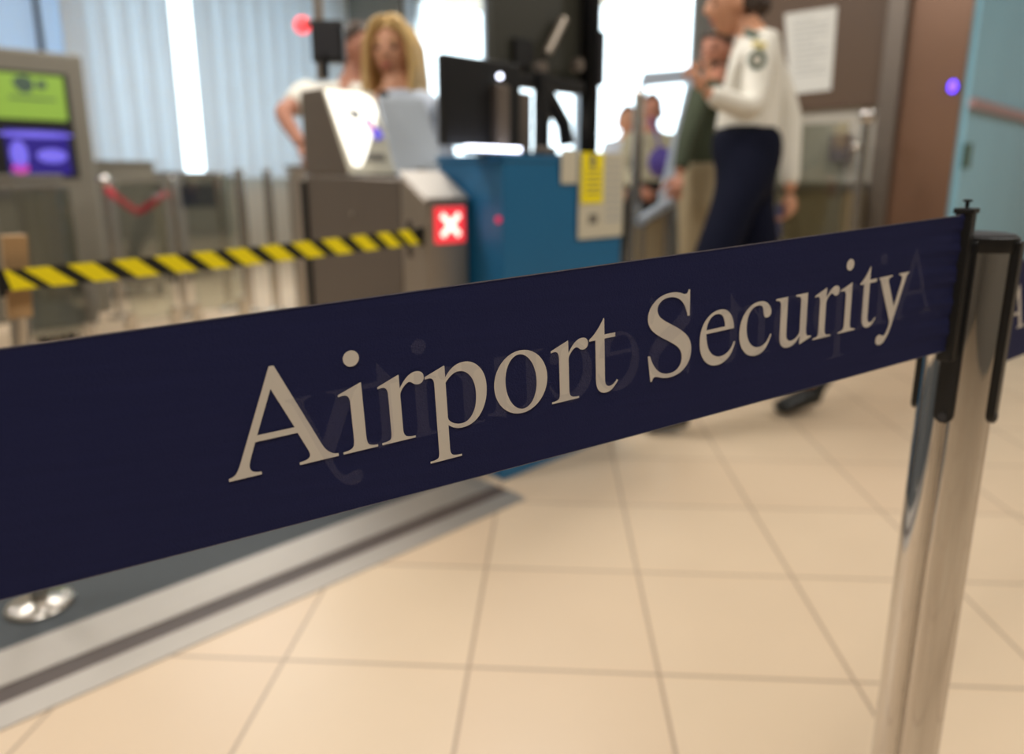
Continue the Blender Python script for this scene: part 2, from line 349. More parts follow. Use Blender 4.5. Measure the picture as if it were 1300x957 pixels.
# ------------------------------------------------------------------ glyph outlines (per 1000 em); each contour: (x, y, on-curve)
def C(*a):       # 'q' before a point marks it off-curve
    out = []; off = False
    for p in a:
        if p == 'q': off = True; continue
        out.append((p[0], p[1], not off)); off = False
    return out
def ell(cx, cy, rx, ry, rot=0, n=40):
    o = []
    for k in range(n):
        a = 2*PI*k/n; x = rx*math.cos(a); y = ry*math.sin(a); c, s_ = math.cos(rot), math.sin(rot)
        o.append((cx + x*c - y*s_, cy + x*s_ + y*c, True))
    return o
q = 'q'
GLY = {
 'A': (722, [C((367,674),(602,112),q,(637,24),(706,19),(706,0),(451,0),(451,19),q,(522,20),(522,55),q,(522,70),(510,98),(461,216),(199,216),(156,108),q,(146,80),(146,62),q,(146,22),(213,19),(213,0),(15,0),(15,19),q,(45,22),(62,42),q,(78,60),(102,117),(338,674)),
             C((216,257),(331,532),(447,257))]),
 'i': (278, [C((179,460),(173,460),(20,406),(20,391),q,(40,395),(54,395),q,(95,395),(95,338),(95,102),q,(95,50),(84,36),q,(70,17),(16,15),(16,0),(253,0),(253,15),q,(202,17),(190,35),q,(179,50),(179,102)),
             ell(129, 628, 53, 53)]),
 'r': (333, [C((160,458),(155,460),(7,405),(7,390),q,(25,394),(38,394),q,(76,394),(76,335),(76,84),q,(76,40),(66,28),q,(52,15),(5,15),(5,0),(245,0),(245,15),q,(195,15),(178,27),q,(160,40),(160,76),(160,315),q,(160,345),(195,378),q,(215,396),(228,396),q,(240,396),(256,382),q,(272,368),(292,368),q,(312,368),(324,380),q,(336,393),(336,412),q,(336,434),(321,447),q,(306,460),(280,460),q,(218,460),(160,366))]),
 'p': (500, [C((159,458),(153,460),(9,407),(9,390),q,(25,392),(38,392),q,(75,392),(75,342),(75,-140),q,(75,-180),(65,-191),q,(52,-202),(5,-202),(5,-217),(247,-217),(247,-202),q,(192,-202),(175,-190),q,(159,-178),(159,-140),(159,32),q,(205,-10),(265,-10),q,(360,-10),(415,65),q,(470,140),(470,250),q,(470,345),(420,402),q,(370,460),(300,460),q,(218,460),(159,378)),
             C((159,338),q,(178,362),(202,380),q,(230,400),(258,400),q,(312,400),(348,350),q,(384,298),(384,215),q,(384,125),(350,75),q,(316,22),(262,22),q,(222,22),(188,45),q,(159,65),(159,92))]),
 'o': (500, [ell(250, 225, 221, 235), ell(250, 226, 128, 206, R(5))]),
 't': (278, [C((255,450),(154,450),(154,566),q,(154,579),(150,579),q,(147,579),(142,570),q,(112,520),(75,482),q,(45,451),(22,438),q,(13,433),(13,425),q,(13,418),(20,418),(70,418),(70,117),q,(70,50),(95,20),q,(120,-10),(163,-10),q,(200,-10),(228,12),q,(255,35),(279,66),(266,77),q,(235,36),(200,36),q,(154,36),(154,100),(154,418),(255,418))]),
 'S': (556, [C((469,463),(446,463),q,(428,550),(380,596),q,(330,641),(254,641),q,(200,641),(168,616),q,(137,592),(137,560),q,(137,520),(174,488),q,(203,462),(302,407),q,(402,350),(446,300),q,(491,250),(491,180),q,(491,95),(430,40),q,(370,-14),(270,-14),q,(212,-14),(158,7),q,(130,18),(113,18),q,(92,18),(86,-14),(68,-14),(42,199),(64,199),q,(92,112),(142,66),q,(192,20),(270,20),q,(322,20),(356,50),q,(391,82),(391,132),q,(391,180),(352,220),q,(320,250),(236,298),q,(130,356),(88,398),q,(42,444),(42,502),q,(42,572),(107,624),q,(170,676),(275,676),q,(335,676),(382,656),q,(408,644),(422,644),q,(446,644),(452,676),(469,676))]),
 'e': (444, [C((97,277),(405,277),q,(400,360),(360,408),q,(315,460),(243,460),q,(150,460),(88,395),q,(25,330),(25,220),q,(25,115),(83,52),q,(140,-10),(225,-10),q,(300,-10),(355,35),q,(403,78),(424,157),(408,164),q,(385,115),(350,88),q,(310,60),(262,60),q,(195,60),(148,112),q,(100,165),(97,277)),
             C((97,309),q,(105,365),(135,395),q,(165,427),(208,427),q,(255,427),(277,396),q,(296,370),(303,309))]),
 'c': (444, [C((398,156),(412,147),q,(375,60),(335,25),q,(290,-10),(225,-10),q,(140,-10),(82,55),q,(25,118),(25,215),q,(25,325),(93,395),q,(158,460),(250,460),q,(315,460),(355,427),q,(398,390),(398,350),q,(398,330),(385,318),q,(372,306),(350,306),q,(325,306),(314,325),q,(307,338),(302,370),q,(297,400),(285,412),q,(270,427),(240,427),q,(180,427),(145,385),q,(109,340),(109,260),q,(109,175),(150,118),q,(195,60),(265,60),q,(310,60),(345,86),q,(368,103),(398,156))]),
 'u': (500, [C((479,50),q,(437,50),(424,62),q,(409,75),(409,112),(409,450),(259,450),(259,433),q,(300,433),(312,422),q,(325,410),(325,380),(325,125),q,(325,98),(305,80),q,(265,46),(222,46),q,(190,46),(172,64),q,(155,82),(155,122),(155,450),(9,450),(9,433),q,(45,433),(58,420),q,(71,405),(71,372),(71,110),q,(71,50),(100,20),q,(130,-10),(182,-10),q,(240,-10),(280,20),q,(300,36),(329,72),(329,-7),(333,-9),q,(400,15),(479,36))]),
 'y': (500, [C((475,450),(475,435),q,(445,432),(430,398),(270,-16),q,(235,-110),(195,-160),q,(150,-218),(95,-218),q,(65,-218),(47,-202),q,(30,-187),(30,-163),q,(30,-142),(43,-128),q,(57,-115),(78,-115),q,(92,-115),(118,-127),q,(135,-134),(148,-134),q,(172,-134),(198,-82),q,(219,-40),(219,-15),q,(219,0),(205,32),(60,360),q,(35,430),(14,435),(14,450),(214,450),(214,435),q,(160,435),(160,410),q,(160,395),(168,375),(272,135),(358,370),q,(363,388),(363,402),q,(363,432),(315,435),(315,450))]),
 ' ': (250, []),
}
def flat(c):
    n = len(c); out = []
    for i in range(n):
        x, y, on = c[i]
        if on: out.append((x, y)); continue
        a = c[i-1]; b = c[(i+1) % n]
        a = (a[0], a[1]) if a[2] else ((a[0]+x)/2, (a[1]+y)/2)
        e = (b[0], b[1]) if b[2] else ((b[0]+x)/2, (b[1]+y)/2)
        K = 7
        for k in range(1, K):
            t = k/K; out.append(((1-t)**2*a[0]+2*t*(1-t)*x+t*t*e[0], (1-t)**2*a[1]+2*t*(1-t)*y+t*t*e[1]))
        if not b[2]: out.append(e)
    return out
def text_faces(text):
    """verts (x, y in em units) and faces of a line of lettering"""
    cu = bpy.data.curves.new('tmp', 'CURVE'); cu.dimensions = '2D'; cu.fill_mode = 'BOTH'
    x0 = 0
    for ch in text:
        adv, cs = GLY[ch]
        for c in cs:
            pts = flat(c); sp = cu.splines.new('POLY'); sp.points.add(len(pts)-1); sp.use_cyclic_u = True
            for p, (x, y) in zip(sp.points, pts): p.co = ((x+x0)/1000, y/1000, 0, 1)
        x0 += adv
    o = bpy.data.objects.new('tmp', cu); COL.objects.link(o)
    me = bpy.data.meshes.new_from_object(o.evaluated_get(bpy.context.evaluated_depsgraph_get()))
    V_ = [(v.co.x, v.co.y) for v in me.vertices]; F_ = [tuple(p.vertices) for p in me.polygons]
    bpy.data.objects.remove(o); bpy.data.curves.remove(cu); bpy.data.meshes.remove(me)
    return V_, F_
TXT = text_faces('Airport Security')
TLEN = 6.527

# ------------------------------------------------------------------ the belt in focus
BW = .12
def by(X):
    if X < -.27: return by(-.27) + (X+.27)*(.5742-.1546*.27)
    return .0773*X*X + .5742*X + .4315
def bz(X): return .89565 + .0745*X - .009*X*X
XS = [(-1.35 + 1.72*k/400) for k in range(401)]
XS = [x for x in XS if x < .352] + [.352]
SS = [0]
for a, b_ in zip(XS, XS[1:]): SS.append(SS[-1] + math.hypot(b_-a, by(b_)-by(a)))
def s_of(X):
    for i in range(len(XS)-1):
        if XS[i+1] >= X: return SS[i] + (SS[i+1]-SS[i])*(X-XS[i])/(XS[i+1]-XS[i])
    return SS[-1]
def x_of(s):
    for i in range(len(XS)-1):
        if SS[i+1] >= s: return XS[i] + (XS[i+1]-XS[i])*(s-SS[i])/(SS[i+1]-SS[i])
    return XS[-1]
def ripple(s, t):
    d = SS[-1] - s          # gathers near the clamp
    k = math.exp(-d/.028)
    return .0008*k*math.sin(t*5*2*PI + 1.3*math.sin(d*40)) + .0005*k*math.sin(t*13*2*PI+d*30)
def belt(s, t, off=0):      # t: 0 top edge, 1 bottom edge; off: towards the viewer
    X = x_of(s); tx, ty = 1, (by(X+.002)-by(X-.002))/.004; l = math.hypot(tx, ty); nx, ny = ty/l, -tx/l
    o = off + ripple(s, t)
    return Vector((X + nx*o, by(X) + ny*o, bz(X) - BW*t))
def grid(b, fn, ss, ts):
    r = [[b.bm.verts.new(fn(s, t)) for t in ts] for s in ss]
    for i in range(len(ss)-1):
        for j in range(len(ts)-1): b.bm.faces.new((r[i][j], r[i+1][j], r[i+1][j+1], r[i][j+1]))
    return r
def belt_solid(fn, ss, ts, th):
    b = B(); f = grid(b, lambda s, t: fn(s, t, 0), ss, ts); k = grid(b, lambda s, t: fn(s, t, -th), ss, ts)
    n, m = len(ss), len(ts)
    for i in range(n-1):
        b.bm.faces.new((f[i][0], k[i][0], k[i+1][0], f[i+1][0])); b.bm.faces.new((f[i][m-1], f[i+1][m-1], k[i+1][m-1], k[i][m-1]))
    for j in range(m-1):
        b.bm.faces.new((f[0][j], f[0][j+1], k[0][j+1], k[0][j])); b.bm.faces.new((f[n-1][j], k[n-1][j], k[n-1][j+1], f[n-1][j+1]))
    return b
sA = s_of(-.1675); sY = s_of(.2954)
EMX = (sY-sA)/(6.475-.015); S0 = sA - .015*EMX
EMY = .0855
def T0(s): return .715     # baseline, as a fraction of the belt width from its top edge
def letters(fn, s0, emx, emy, off, mirror=False, t0=.722):
    bm = bmesh.new(); vs = []
    for x, y in TXT[0]:
        s = s0 + (x - .05*y - .0035*x)*emx
        vs.append(bm.verts.new(fn(s, t0 - .0092*x - y*emy/BW, off)))
    for f in TXT[1]:
        try: bm.faces.new([vs[i] for i in f])
        except ValueError: pass
    return bm
seg_s = [SS[0] + (SS[-1]-.12-SS[0])*k/110 for k in range(110)] + [SS[-1]-.12 + .12*k/50 for k in range(51)]
seg_t = [k/48 for k in range(49)]
tb = thing('barrier_belt', 'wide navy security belt with cream lettering stretched across the foreground', 'barrier belt', belt(SS[-1]*.6, 1))
obj('webbing', belt_solid(belt, seg_s, seg_t, .0007), M['navy'], tb, smooth='auto')
obj('lettering', letters(belt, S0, EMX, EMY, .0006), M['print'], tb, label='cream serif lettering reading Airport Security')
# mirrored print of the other face: back light through the cloth, painted as overlay
sg = s_of(-.1370) + 6.475*EMX
def belt_g(s, t, off):
    return belt(min(s, SS[-1]-.002), t, off)
gh = bmesh.new(); vs = {}
for i, (x, y) in enumerate(TXT[0]): vs[i] = (sg - (x + .05*y)*EMX, .662 + .0092*x - y*EMY/BW)
bv = {}
for f in TXT[1]:
    if max(vs[i][0] for i in f) < SS[-1]-.004:
        for i in f:
            if i not in bv: bv[i] = gh.verts.new(belt(vs[i][0], vs[i][1], .0010))
        try: gh.faces.new([bv[i] for i in f])
        except ValueError: pass
obj('painted_show_through', gh, M['ghost'], tb, label='faint mirrored lettering, back light through the webbing painted on')
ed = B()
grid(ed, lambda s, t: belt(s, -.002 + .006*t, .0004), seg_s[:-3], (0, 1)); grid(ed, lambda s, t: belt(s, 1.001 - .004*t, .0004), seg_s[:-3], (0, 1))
obj('woven_edge', ed, M['edge'], tb, label='thin woven edges with a pale painted highlight')  # edge threads, with the bright edge highlight put into their pale colour

# the post
PC = Vector((.3915, .6883, 0)); PR = .0317
def groove(a):
    k = 1.0
    for g in (0, PI/2, PI, 3*PI/2):
        d = (a - ANG - g + PI) % (2*PI) - PI
        k -= .16*math.exp(-(d/.11)**2)
    return k
def make_post(c, label, group):
    t = thing('barrier_post', label, 'barrier post', c, group)
    obj('pole', B().lathe(c, [(PR, .012), (PR, .893)], 120, groove), M['chrome'], t, smooth='auto')
    obj('base_plate', B().lathe(c, [(.16, 0), (.16, .006), (.15, .012), (.06, .018), (.036, .03), (.033, .034)], 64), M['satin'], t, smooth='auto')
    obj('cap', B().lathe(c, [(PR*1.02, .886), (PR*1.04, .888), (PR*1.04, .899), (PR*.98, .9)], 48), M['black'], t, smooth='auto')
    obj('cap_disc', B().lathe(c, [(PR*.96, .8995), (PR*.94, .9015), (PR*.7, .903), (.001, .9035)], 48), M['dgrey'], t, smooth='auto')
    for k, d in enumerate((Uv, -Uv, Vv, -Vv)):
        p = Vector((-d.y, d.x, 0)); b = B(); zt, zl = .896, .730
        ring = [(-.0085, zt), (.0085, zt)] + [(.0085*math.cos(a), zl + .004 - .0085*math.sin(a)) for a in [PI*j/10 for j in range(11)]]
        pts = [c + d*(PR-.003) + p*x + Vector((0, 0, z)) for x, z in ring]
        b.prism(pts, d*.0070); obj('receiver_bar', b, M['black'], t, bevel=.0012)
        s = B().disc_plate(c + d*(PR+.0036) + Vector((0, 0, zl+.002)), d, .0038, .0014); obj('screw', s, M['dgrey'], t, smooth='auto')
    return t
post = make_post(PC, 'chrome barrier post with black cap and receiver bars at right', None)
copy_thing(post, Vector((-1.40, by(-1.35)-.025, 0)), 'chrome barrier post standing outside the left edge')
# clamp between belt and post
cc = PC - Uv*.0515
cl = thing('belt_clamp', 'black plastic clamp holding the belt end against the chrome post', 'clamp', cc + Vector((0, 0, .76)))
b = B(); p = Vv
zt, zl = .9225, .790
b.hexa([cc+Uv*x+p*y+Vector((0, 0, z)) for z, k in ((zl, 1), (zt, 1)) for x, y in ((-.008, -.0065*k), (.009, -.0065*k), (.009, .0065*k), (-.008, .0065*k))])
obj('clamp_body', b, M['black'], cl, bevel=.0015)
b = B(); b.hexa([cc+Uv*x+p*y+Vector((0, 0, z)) for z in (zt-.001, zt+.0035) for x, y in ((-.0095, -.008), (.0105, -.008), (.0105, .008), (-.0095, .008))])
obj('clamp_lid', b, M['black'], cl, bevel=.001)
obj('pin', B().lathe(cc, [(.0016, zt+.003), (.0016, zt+.0085), (.0038, zt+.009), (.0038, zt+.0105), (.001, zt+.011)], 20), M['black'], cl, smooth='auto')

# second belt leaving the post to the right
d2 = Vector((.74, .672, 0)).normalized(); q0 = PC + Uv*.050; n2 = Vector((d2.y, -d2.x, 0))
def belt2(s, t, off=0): return q0 + d2*s + n2*off + Vector((0, 0, .868 - .02*s - .112*t))
t2 = thing('barrier_belt', 'navy security belt running off behind the chrome post at right edge', 'barrier belt', belt2(.5, 1))
obj('webbing', belt_solid(belt2, [k*.1 for k in range(15)], [k/8 for k in range(9)], .0007), M['navy'], t2)
bm = letters(belt2, .082, .0826, .080, .0004, t0=.69); obj('lettering', bm, M['print'], t2, label='cream serif lettering, only its first letter in view')
obj('end_clip', B().prism([q0 - Uv*.008 + Vv*y + Vector((0, 0, z)) for y, z in ((-.008, .745), (.008, .745), (.008, .885), (-.008, .885))], Uv*.016), M['black'], t2, bevel=.001)

# ------------------------------------------------------------------ platform under the gate
PE = 1.40
pl = thing('gate_platform', 'low floor platform with metal edge strips and dark mat under the gate', 'platform', W(.2, 2.0, 0))
U1 = 1.445
def slab(b, v0, v1, z0, z1, z2=None, u0=-1.6, u1=U1, cut=0):
    z2 = z1 if z2 is None else z2
    ua = u1 - cut*(v0-PE); ub = u1 - cut*(v1-PE)
    return b.hexa([W(u0, v0, z0), W(ua, v0, z0), W(ub, v1, z0), W(u0, v1, z0), W(u0, v0, z1), W(ua, v0, z1), W(ub, v1, z2), W(u0, v1, z2)])
obj('outer_strip', slab(B(), PE, 1.46, 0, .003, .012, cut=.1), M['ramp'], pl)
obj('groove_strip', slab(B(), 1.4605, 1.515, 0, .010, .010, cut=.1), M['groove'], pl)
obj('inner_strip', slab(B(), 1.5155, 1.635, 0, .013, .017, cut=.1), M['ramp'], pl)
obj('mat', slab(B(), 1.6355, 3.6, 0, .016, .016, cut=.02), M['rubber'], pl)

# left tape post with flange
tp = W(.253, 1.765, .0162); V3 = Vector
t = thing('tape_post', 'steel post with wooden cap block and round flange holding the hazard tape', 'post', tp)
obj('flange', B().lathe(tp, [(.068, 0), (.068, .006), (.064, .010), (.030, .013), (.024, .015)], 48), M['satin'], t, smooth='auto')
ptop = at(17, 298, 1.445); obj('pole', B().tube([tp + V3((0, 0, .012)), tp.lerp(ptop, .80)], .0175, 32), M['satin'], t, smooth='auto')
for k in range(4):
    a = PI/4 + k*PI/2; obj('bolt', B().lathe(tp + Vector((.05*math.cos(a), .05*math.sin(a), .009)), [(.006, 0), (.006, .004), (.003, .006)], 12), M['chrome'], t, smooth='auto')
zt = .81 - .016
obj('block', B().hexa([P_ + Uv*x + Vv*y for P_ in (tp.lerp(ptop, .795), ptop) for x, y in ((-.021, -.018), (.021, -.018), (.021, .018), (-.021, .018))]), M['wood'], t, bevel=.003)
# hazard tape, in the plane v = TV
TV = 1.700
ta = onv(4, 343, TV); tc_ = onv(532, 290, TV); tb_ = onv(4, 370, TV)
GU0 = uu(onv(541, 255, 1.68)); hz = thing('hazard_tape', 'yellow and black striped hazard tape stretched across the gate lane', 'hazard tape', W((uu(ta)+uu(tc_))/2, TV, .74))
uA, uB = uu(ta), uu(tc_); zA, zB = ta.z, tc_.z; TH = .041
def tapep(u, f, off=0):
    k = (u-uA)/(uB-uA); return W(u, TV - off, zA + (zB-zA)*k - .004*math.sin(PI*k) - TH*f*(1+.1*k))
b = B(); ss = [uA + (uB-uA)*k/30 for k in range(31)]
f_ = grid(b, lambda u, t_: tapep(u, t_), ss, (0, 1)); k_ = grid(b, lambda u, t_: tapep(u, t_, -.0006), ss, (0, 1))
obj('tape', b, M['tapeblack'], hz)
b = B(); xs = [10, 62, 117, 172, 222, 268, 310, 352, 391, 428, 463, 494, 520]
uc = [uu(onv(x, 340 - x*.09, TV)) for x in xs]
for i, u in enumerate(uc):
    du = (uc[i+1]-uc[i] if i+1 < len(uc) else uc[i]-uc[i-1]) if i else uc[2]-uc[1]; hw = .29*du; sl = .024
    ring = [(u-hw-sl, 0), (u+hw-sl, 0), (u+hw+sl, 1), (u-hw+sl, 1)]
    ring = [(min(max(x, uA), uB), y) for x, y in ring]
    b.prism([tapep(x, y, .0006) for x, y in ring], -Vv*-.0002)
obj('yellow_stripe', b, M['yellow'], hz)
obj('end_buckle', B().box(uA-.014, uA-.0005, TV-.006, TV+.012, zA-.052, zA+.004), M['black'], hz, bevel=.002)
obj('end_buckle', B().box(uB+.0005, GU0-.001, TV-.006, TV+.006, zB-.052, zB+.004), M['black'], hz, bevel=.002)

# gate cabinet with the red cross pillar (long side faces -u)
GV = 1.68; c0 = onv(541, 255, GV); GU = uu(c0); c1 = onv(595, 252, GV); GU1 = uu(c1)
zf = c0.z
vB = vv(onu(385, 200, GU)); vK = vv(onu(442, 222, GU)); vS = vv(onu(506, 219, GU)); zS = onu(506, 219, GU).z
zK = onu(442, 222, GU).z
g = thing('security_gate', 'steel security gate cabinet with lit red cross panel and card reader', 'security gate', W(GU+.15, 2.0, .016))
b = B(); b.prism([W(GU, GV, .017), W(GU, GV, zf), W(GU, vS, zS), W(GU, vS, .017)], Uv*(GU1-GU))
obj('end_pillar', b, M['steel'], g, bevel=.012, seg=3)
b = B(); b.prism([W(GU+.004, vS+.001, .017), W(GU+.004, vS+.001, zS-.02), W(GU+.004, vK, zK-.005), W(GU+.004, vB, zK), W(GU+.004, vB, .017)], Uv*(GU1-GU-.008))
obj('body', b, M['dsteel'], g, bevel=.006)
# dark seam and little lamp on the side
obj('side_slot', B().box(GU-.002, GU+.01, GV+.075, GV+.095, zf-.17, zf-.06), M['dark'], g)
pc = onu(448, 272, GU); obj('side_button', B().disc_plate(pc - Uv*.004, Uv, .008, .008), M['satin'], g, smooth='auto')
obj('corner_trim', B().box(GU-.004, GU+.02, vB-.004, vB+.03, .017, zK-.02), M['black'], g)
# sloped top plate
b = B(); b.prism([W(GU-.002, GV-.002, zf+.001), W(GU-.002, vS, zS+.001), W(GU-.002, vS, zS+.007), W(GU-.002, GV-.002, zf+.007)], Uv*(GU1-GU+.004))
obj('top_plate', b, M['ramp'], g, bevel=.002)
# red cross panel
x0, x1, y0, y1 = 551, 590, 263, 307
p0 = onv(x0, y0, GV); p1 = onv(x1, y1, GV)
ua, ub, za, zb_ = uu(p0), uu(p1), p1.z, p0.z
obj('cross_panel', B().box(ua, ub, GV-.004, GV+.002, za, zb_), M['red_lit'], g, bevel=.010, seg=4)
cr = B(); mu_, mz = (ua+ub)/2, (za+zb_)/2; hw_, hz_ = (ub-ua)/2, (zb_-za)/2
for sgn in (1, -1):
    a = math.atan2(hz_, hw_)*sgn; L = math.hypot(hw_, hz_)*.58; wd = .0088
    ring = [(-L, -wd), (L, -wd), (L, wd), (-L, wd)]
    cr.prism([W(mu_ + x*math.cos(a) - y*math.sin(a), GV-.0055 - (.0004 if sgn > 0 else 0), mz + x*math.sin(a) + y*math.cos(a)) for x, y in ring], Vv*.0014)
obj('cross', cr, M['cross_lit'], g, label='glowing white cross')
# reader housing rising behind, sloping front
RT = onu(407, 111, GU); RB = onu(442, 222, GU); RL = onu(387, 113, GU)
rw = uu(onv(473, 112, vv(RT))) - GU
hs = thing('card_reader', 'steel card reader housing with sloping white lit screen on the gate', 'card reader', W(GU+.1, 2.0, zK))
b = B(); b.prism([W(GU+.002, vv(RB), zK+.001), W(GU+.002, vv(RT), RT.z), W(GU+.002, vB, RT.z+.002), W(GU+.002, vB, zK+.001)], Uv*(rw-.004))
obj('housing', b, M['dsteel'], hs, bevel=.006)
def slope(fu, fz, off=0):     # fu 0..1 across, fz 0 top..1 bottom on the sloping front
    a = Vector((0, vv(RT), RT.z)); c = Vector((0, vv(RB), zK+.001)); m_ = a.lerp(c, fz)
    n = Vector((0, -(a.z-c.z), -(c.y-a.y)*-1)); 
    dv, dz = c.y-a.y, c.z-a.z; l = math.hypot(dv, dz); nv, nz = dz/l, -dv/l
    if nv > 0: nv, nz = -nv, -nz
    return W(GU + rw*fu, m_.y + nv*off, m_.z + nz*off)
def patch(ring, off, th, name, m, par, **k):
    b = B(); a = [slope(x, y, off) for x, y in ring]; d = slope(.5, .5, off+th) - slope(.5, .5, off)
    return obj(name, b.prism(a, d), m, par, **k)
patch([(.02, .0), (.98, .0), (.98, .995), (.02, .995)], .0005, .003, 'front_bezel', M['cream'], hs)
patch([(.05, .03), (.75, .03), (.93, .10), (.95, .24), (.80, .44), (.62, .60), (.42, .80), (.26, .92), (.12, .90), (.08, .5)], .004, .002, 'screen', M['screen_white'], hs)
patch([(.34, .24), (.58, .25), (.56, .35), (.38, .36)], .0065, .001, 'screen_mark', M['ink'], hs)
patch([(.60, .36), (.74, .34), (.78, .48), (.70, .52)], .0065, .001, 'pink_mark', M['glow_pink'], hs)
patch([(.66, .50), (.86, .44), (.90, .56), (.74, .60)], .0065, .001, 'blue_mark', M['glow_lilac'], hs)
patch([(.42, .76), (.80, .76), (.80, .84), (.42, .84)], .004, .001, 'reader_slot', M['grey'], hs)
# acrylic side screen
vP = vv(RT) - .02
A_ = at(478, 122, 2.40); A2 = at(536, 124, 2.46); A3 = at(567, 222, 2.40); A4 = at(503, 222, 2.34)
b = B(); b.prism([A_, A2, A3, A4], (Vv*.6+Vector((0, 0, .8)))*-.02)
obj('side_screen', b, M['frost'], g, bevel=.006, label='tilted pale silver screen panel')
lo = (A3+A4)/2; obj('screen_stem', B().tube([lo + Vector((0, 0, .02)), Vector((lo.x, lo.y, .85)), Vector((lo.x, lo.y, .02))], .014), M['steel'], g, smooth='auto')
# face camera on a pole over the reader
cpz = 2.16
t = thing('face_camera', 'black square face camera on a dark pole above the reader', 'camera', W(GU+.1, 2.1, RT.z))
pb = at(414, 112, cpz); pt = at(416, 78, cpz)
cx0 = at(396, 80, cpz); cx1 = at(437, 27, cpz)
obj('stem', B().tube([Vector((pb.x, pb.y, RT.z-.002)), Vector((pb.x, pb.y, cx0.z+.02))], .012), M['black'], t, smooth='auto')
obj('stem', B().tube([Vector((pb.x-.02, pb.y+.03, RT.z-.002)), Vector((pb.x-.02, pb.y+.03, 1.75))], .016), M['steel'], t, smooth='auto', label='taller steel tube behind the camera')
ctr = (cx0+cx1)/2; xd = CR; yd = Vector((CF.x, CF.y, 0)).normalized(); hx = (cx1-cx0).dot(CR)/2; hzv = (cx1.z-cx0.z)/2
obj('camera_body', B().hexa([ctr + xd*x + yd*y + Vector((0, 0, z)) for z in (-hzv, hzv) for x, y in ((-hx, -.02), (hx, -.02), (hx, .03), (-hx, .03))]), M['black'], t, bevel=.012, seg=3)
obj('camera_window', B().hexa([ctr + xd*x + yd*y + Vector((0, 0, z)) for z in (-hzv*.82, hzv*.82) for x, y in ((-hx*.8, -.022), (hx*.8, -.022), (hx*.8, -.0195), (-hx*.8, -.0195))]), M['dgrey'], t, bevel=.004)
rl = at(384, 32, cpz+.05)
obj('indicator_lamp', B().ball(rl, .026, .02, .026), M['red_lamp'], t, smooth=True, label='round red lit lamp')
obj('lamp_arm', B().tube([rl, Vector((pb.x-.02, pb.y+.03, rl.z))], .008), M['dgrey'], t)

# ------------------------------------------------------------------ blue counter and what stands on it
CU0, CV0, CZ = 1.492, 1.545, 1.022
CU1 = uu(onv(790, 250, CV0)); CV1 = CV0 + .30
ct = thing('counter', 'petrol blue staff counter behind the belt, papers taped on its end', 'counter', W((CU0+CU1)/2, (CV0+CV1)/2, 0))
obj('body', B().box(CU0, CU1, CV0, CV1, 0, CZ-.02), M['blue'], ct, bevel=.004)
obj('worktop', B().box(CU0-.004, CU1+.004, CV0-.004, CV1+.01, CZ-.0195, CZ), M['blue'], ct, bevel=.003)
CARDV = CV0 - .005
def card(name, x0, y0, x1, y1, m, label, cat, off, kids=()):
    a = onv(x0, y0, CARDV); b_ = onv(x1, y1, CARDV)
    o = obj(name, B().box(uu(a), uu(b_), CARDV-off-.001, CARDV-off, b_.z, a.z), m); tag(o, label, cat)
    for nm, kx0, ky0, kx1, ky1, km in kids:
        a = onv(kx0, ky0, CV0); b_ = onv(kx1, ky1, CV0)
        obj(nm, B().box(uu(a), uu(b_), CARDV-off-.0018, CARDV-off-.0008, b_.z, a.z), km, o)
    return o
card('paper_tag', 712, 189, 732, 233, M['cream'], 'small cream tag hanging on the blue counter front', 'tag', .002)
card('notice_sheet', 735, 193, 789, 299, M['cream'], 'large cream notice sheet on the right end of the blue counter', 'notice', .002,
     [('printed_line', 764+2, 205+k*9, 786, 208+k*9, M['ink']) for k in range(9)] + [('printed_line', 745, 272, 756, 284, M['grey'])])
card('yellow_notice', 737, 193, 763, 257, M['yellow'], 'yellow notice card fixed over the cream notice sheet', 'notice', .006,
     [('printed_line', 741, 216+k*7, 759, 218+k*7, M['khaki']) for k in range(5)] + [('clip', 746, 196, 752, 213, M['grey'])])
lc = obj('indicator_light', B().disc_plate(onv(634, 283, 1.6), -Uv, .010, .006), mat('dim_red_lamp', (200, 40, 80), .3, emit=.6, emrgb=(220, 40, 90))); lc.location += Vector((0, 0, 0))
lp = onu(634, 283, CU0); lc.location = lp - Uv*.004; tag(lc, 'small red light glowing on the left side of the blue counter', 'light')

# left monitor, back towards us
def rect_panel(P00, P10, h0, th, name, m, par, bev=.006, nrm=Vv):
    return obj(name, B().prism([P00, P10, Vector((P10.x, P10.y, P00.z-h0)), Vector((P00.x, P00.y, P00.z-h0))], nrm*th), m, par, bevel=bev)
mv = 1.62
a = onv(563, 66, mv); b_ = onv(662, 76, mv); bz_ = onv(563, 184, mv).z
uL, uRr = uu(a), uu(b_)
t = thing('monitor', 'black monitor seen from behind at the left end of the blue counter', 'monitor', W(uL+.1, mv+.02, CZ))
obj('back_shell', B().box(uL, uRr, mv, mv+.035, bz_, a.z), M['black'], t, bevel=.008, seg=3)
obj('screen', B().box(uL+.01, uRr-.01, mv+.0352, mv+.037, bz_+.01, a.z-.01), M['navy_screen'], t)
um = (uL+uRr)/2 + .05
obj('neck', B().box(um-.025, um+.025, mv-.03, mv+.001, CZ+.01, CZ+.20), M['dsteel'], t, bevel=.004)
obj('foot', B().box(um-.10, um+.10, mv-.035, mv+.045, CZ+.001, CZ+.012), M['black'], t, bevel=.004)
lgt = onv(634, 97, mv); obj('status_light', B().ball(W(uu(lgt), mv-.002, lgt.z), .008), M['white_led'], t, smooth=True)
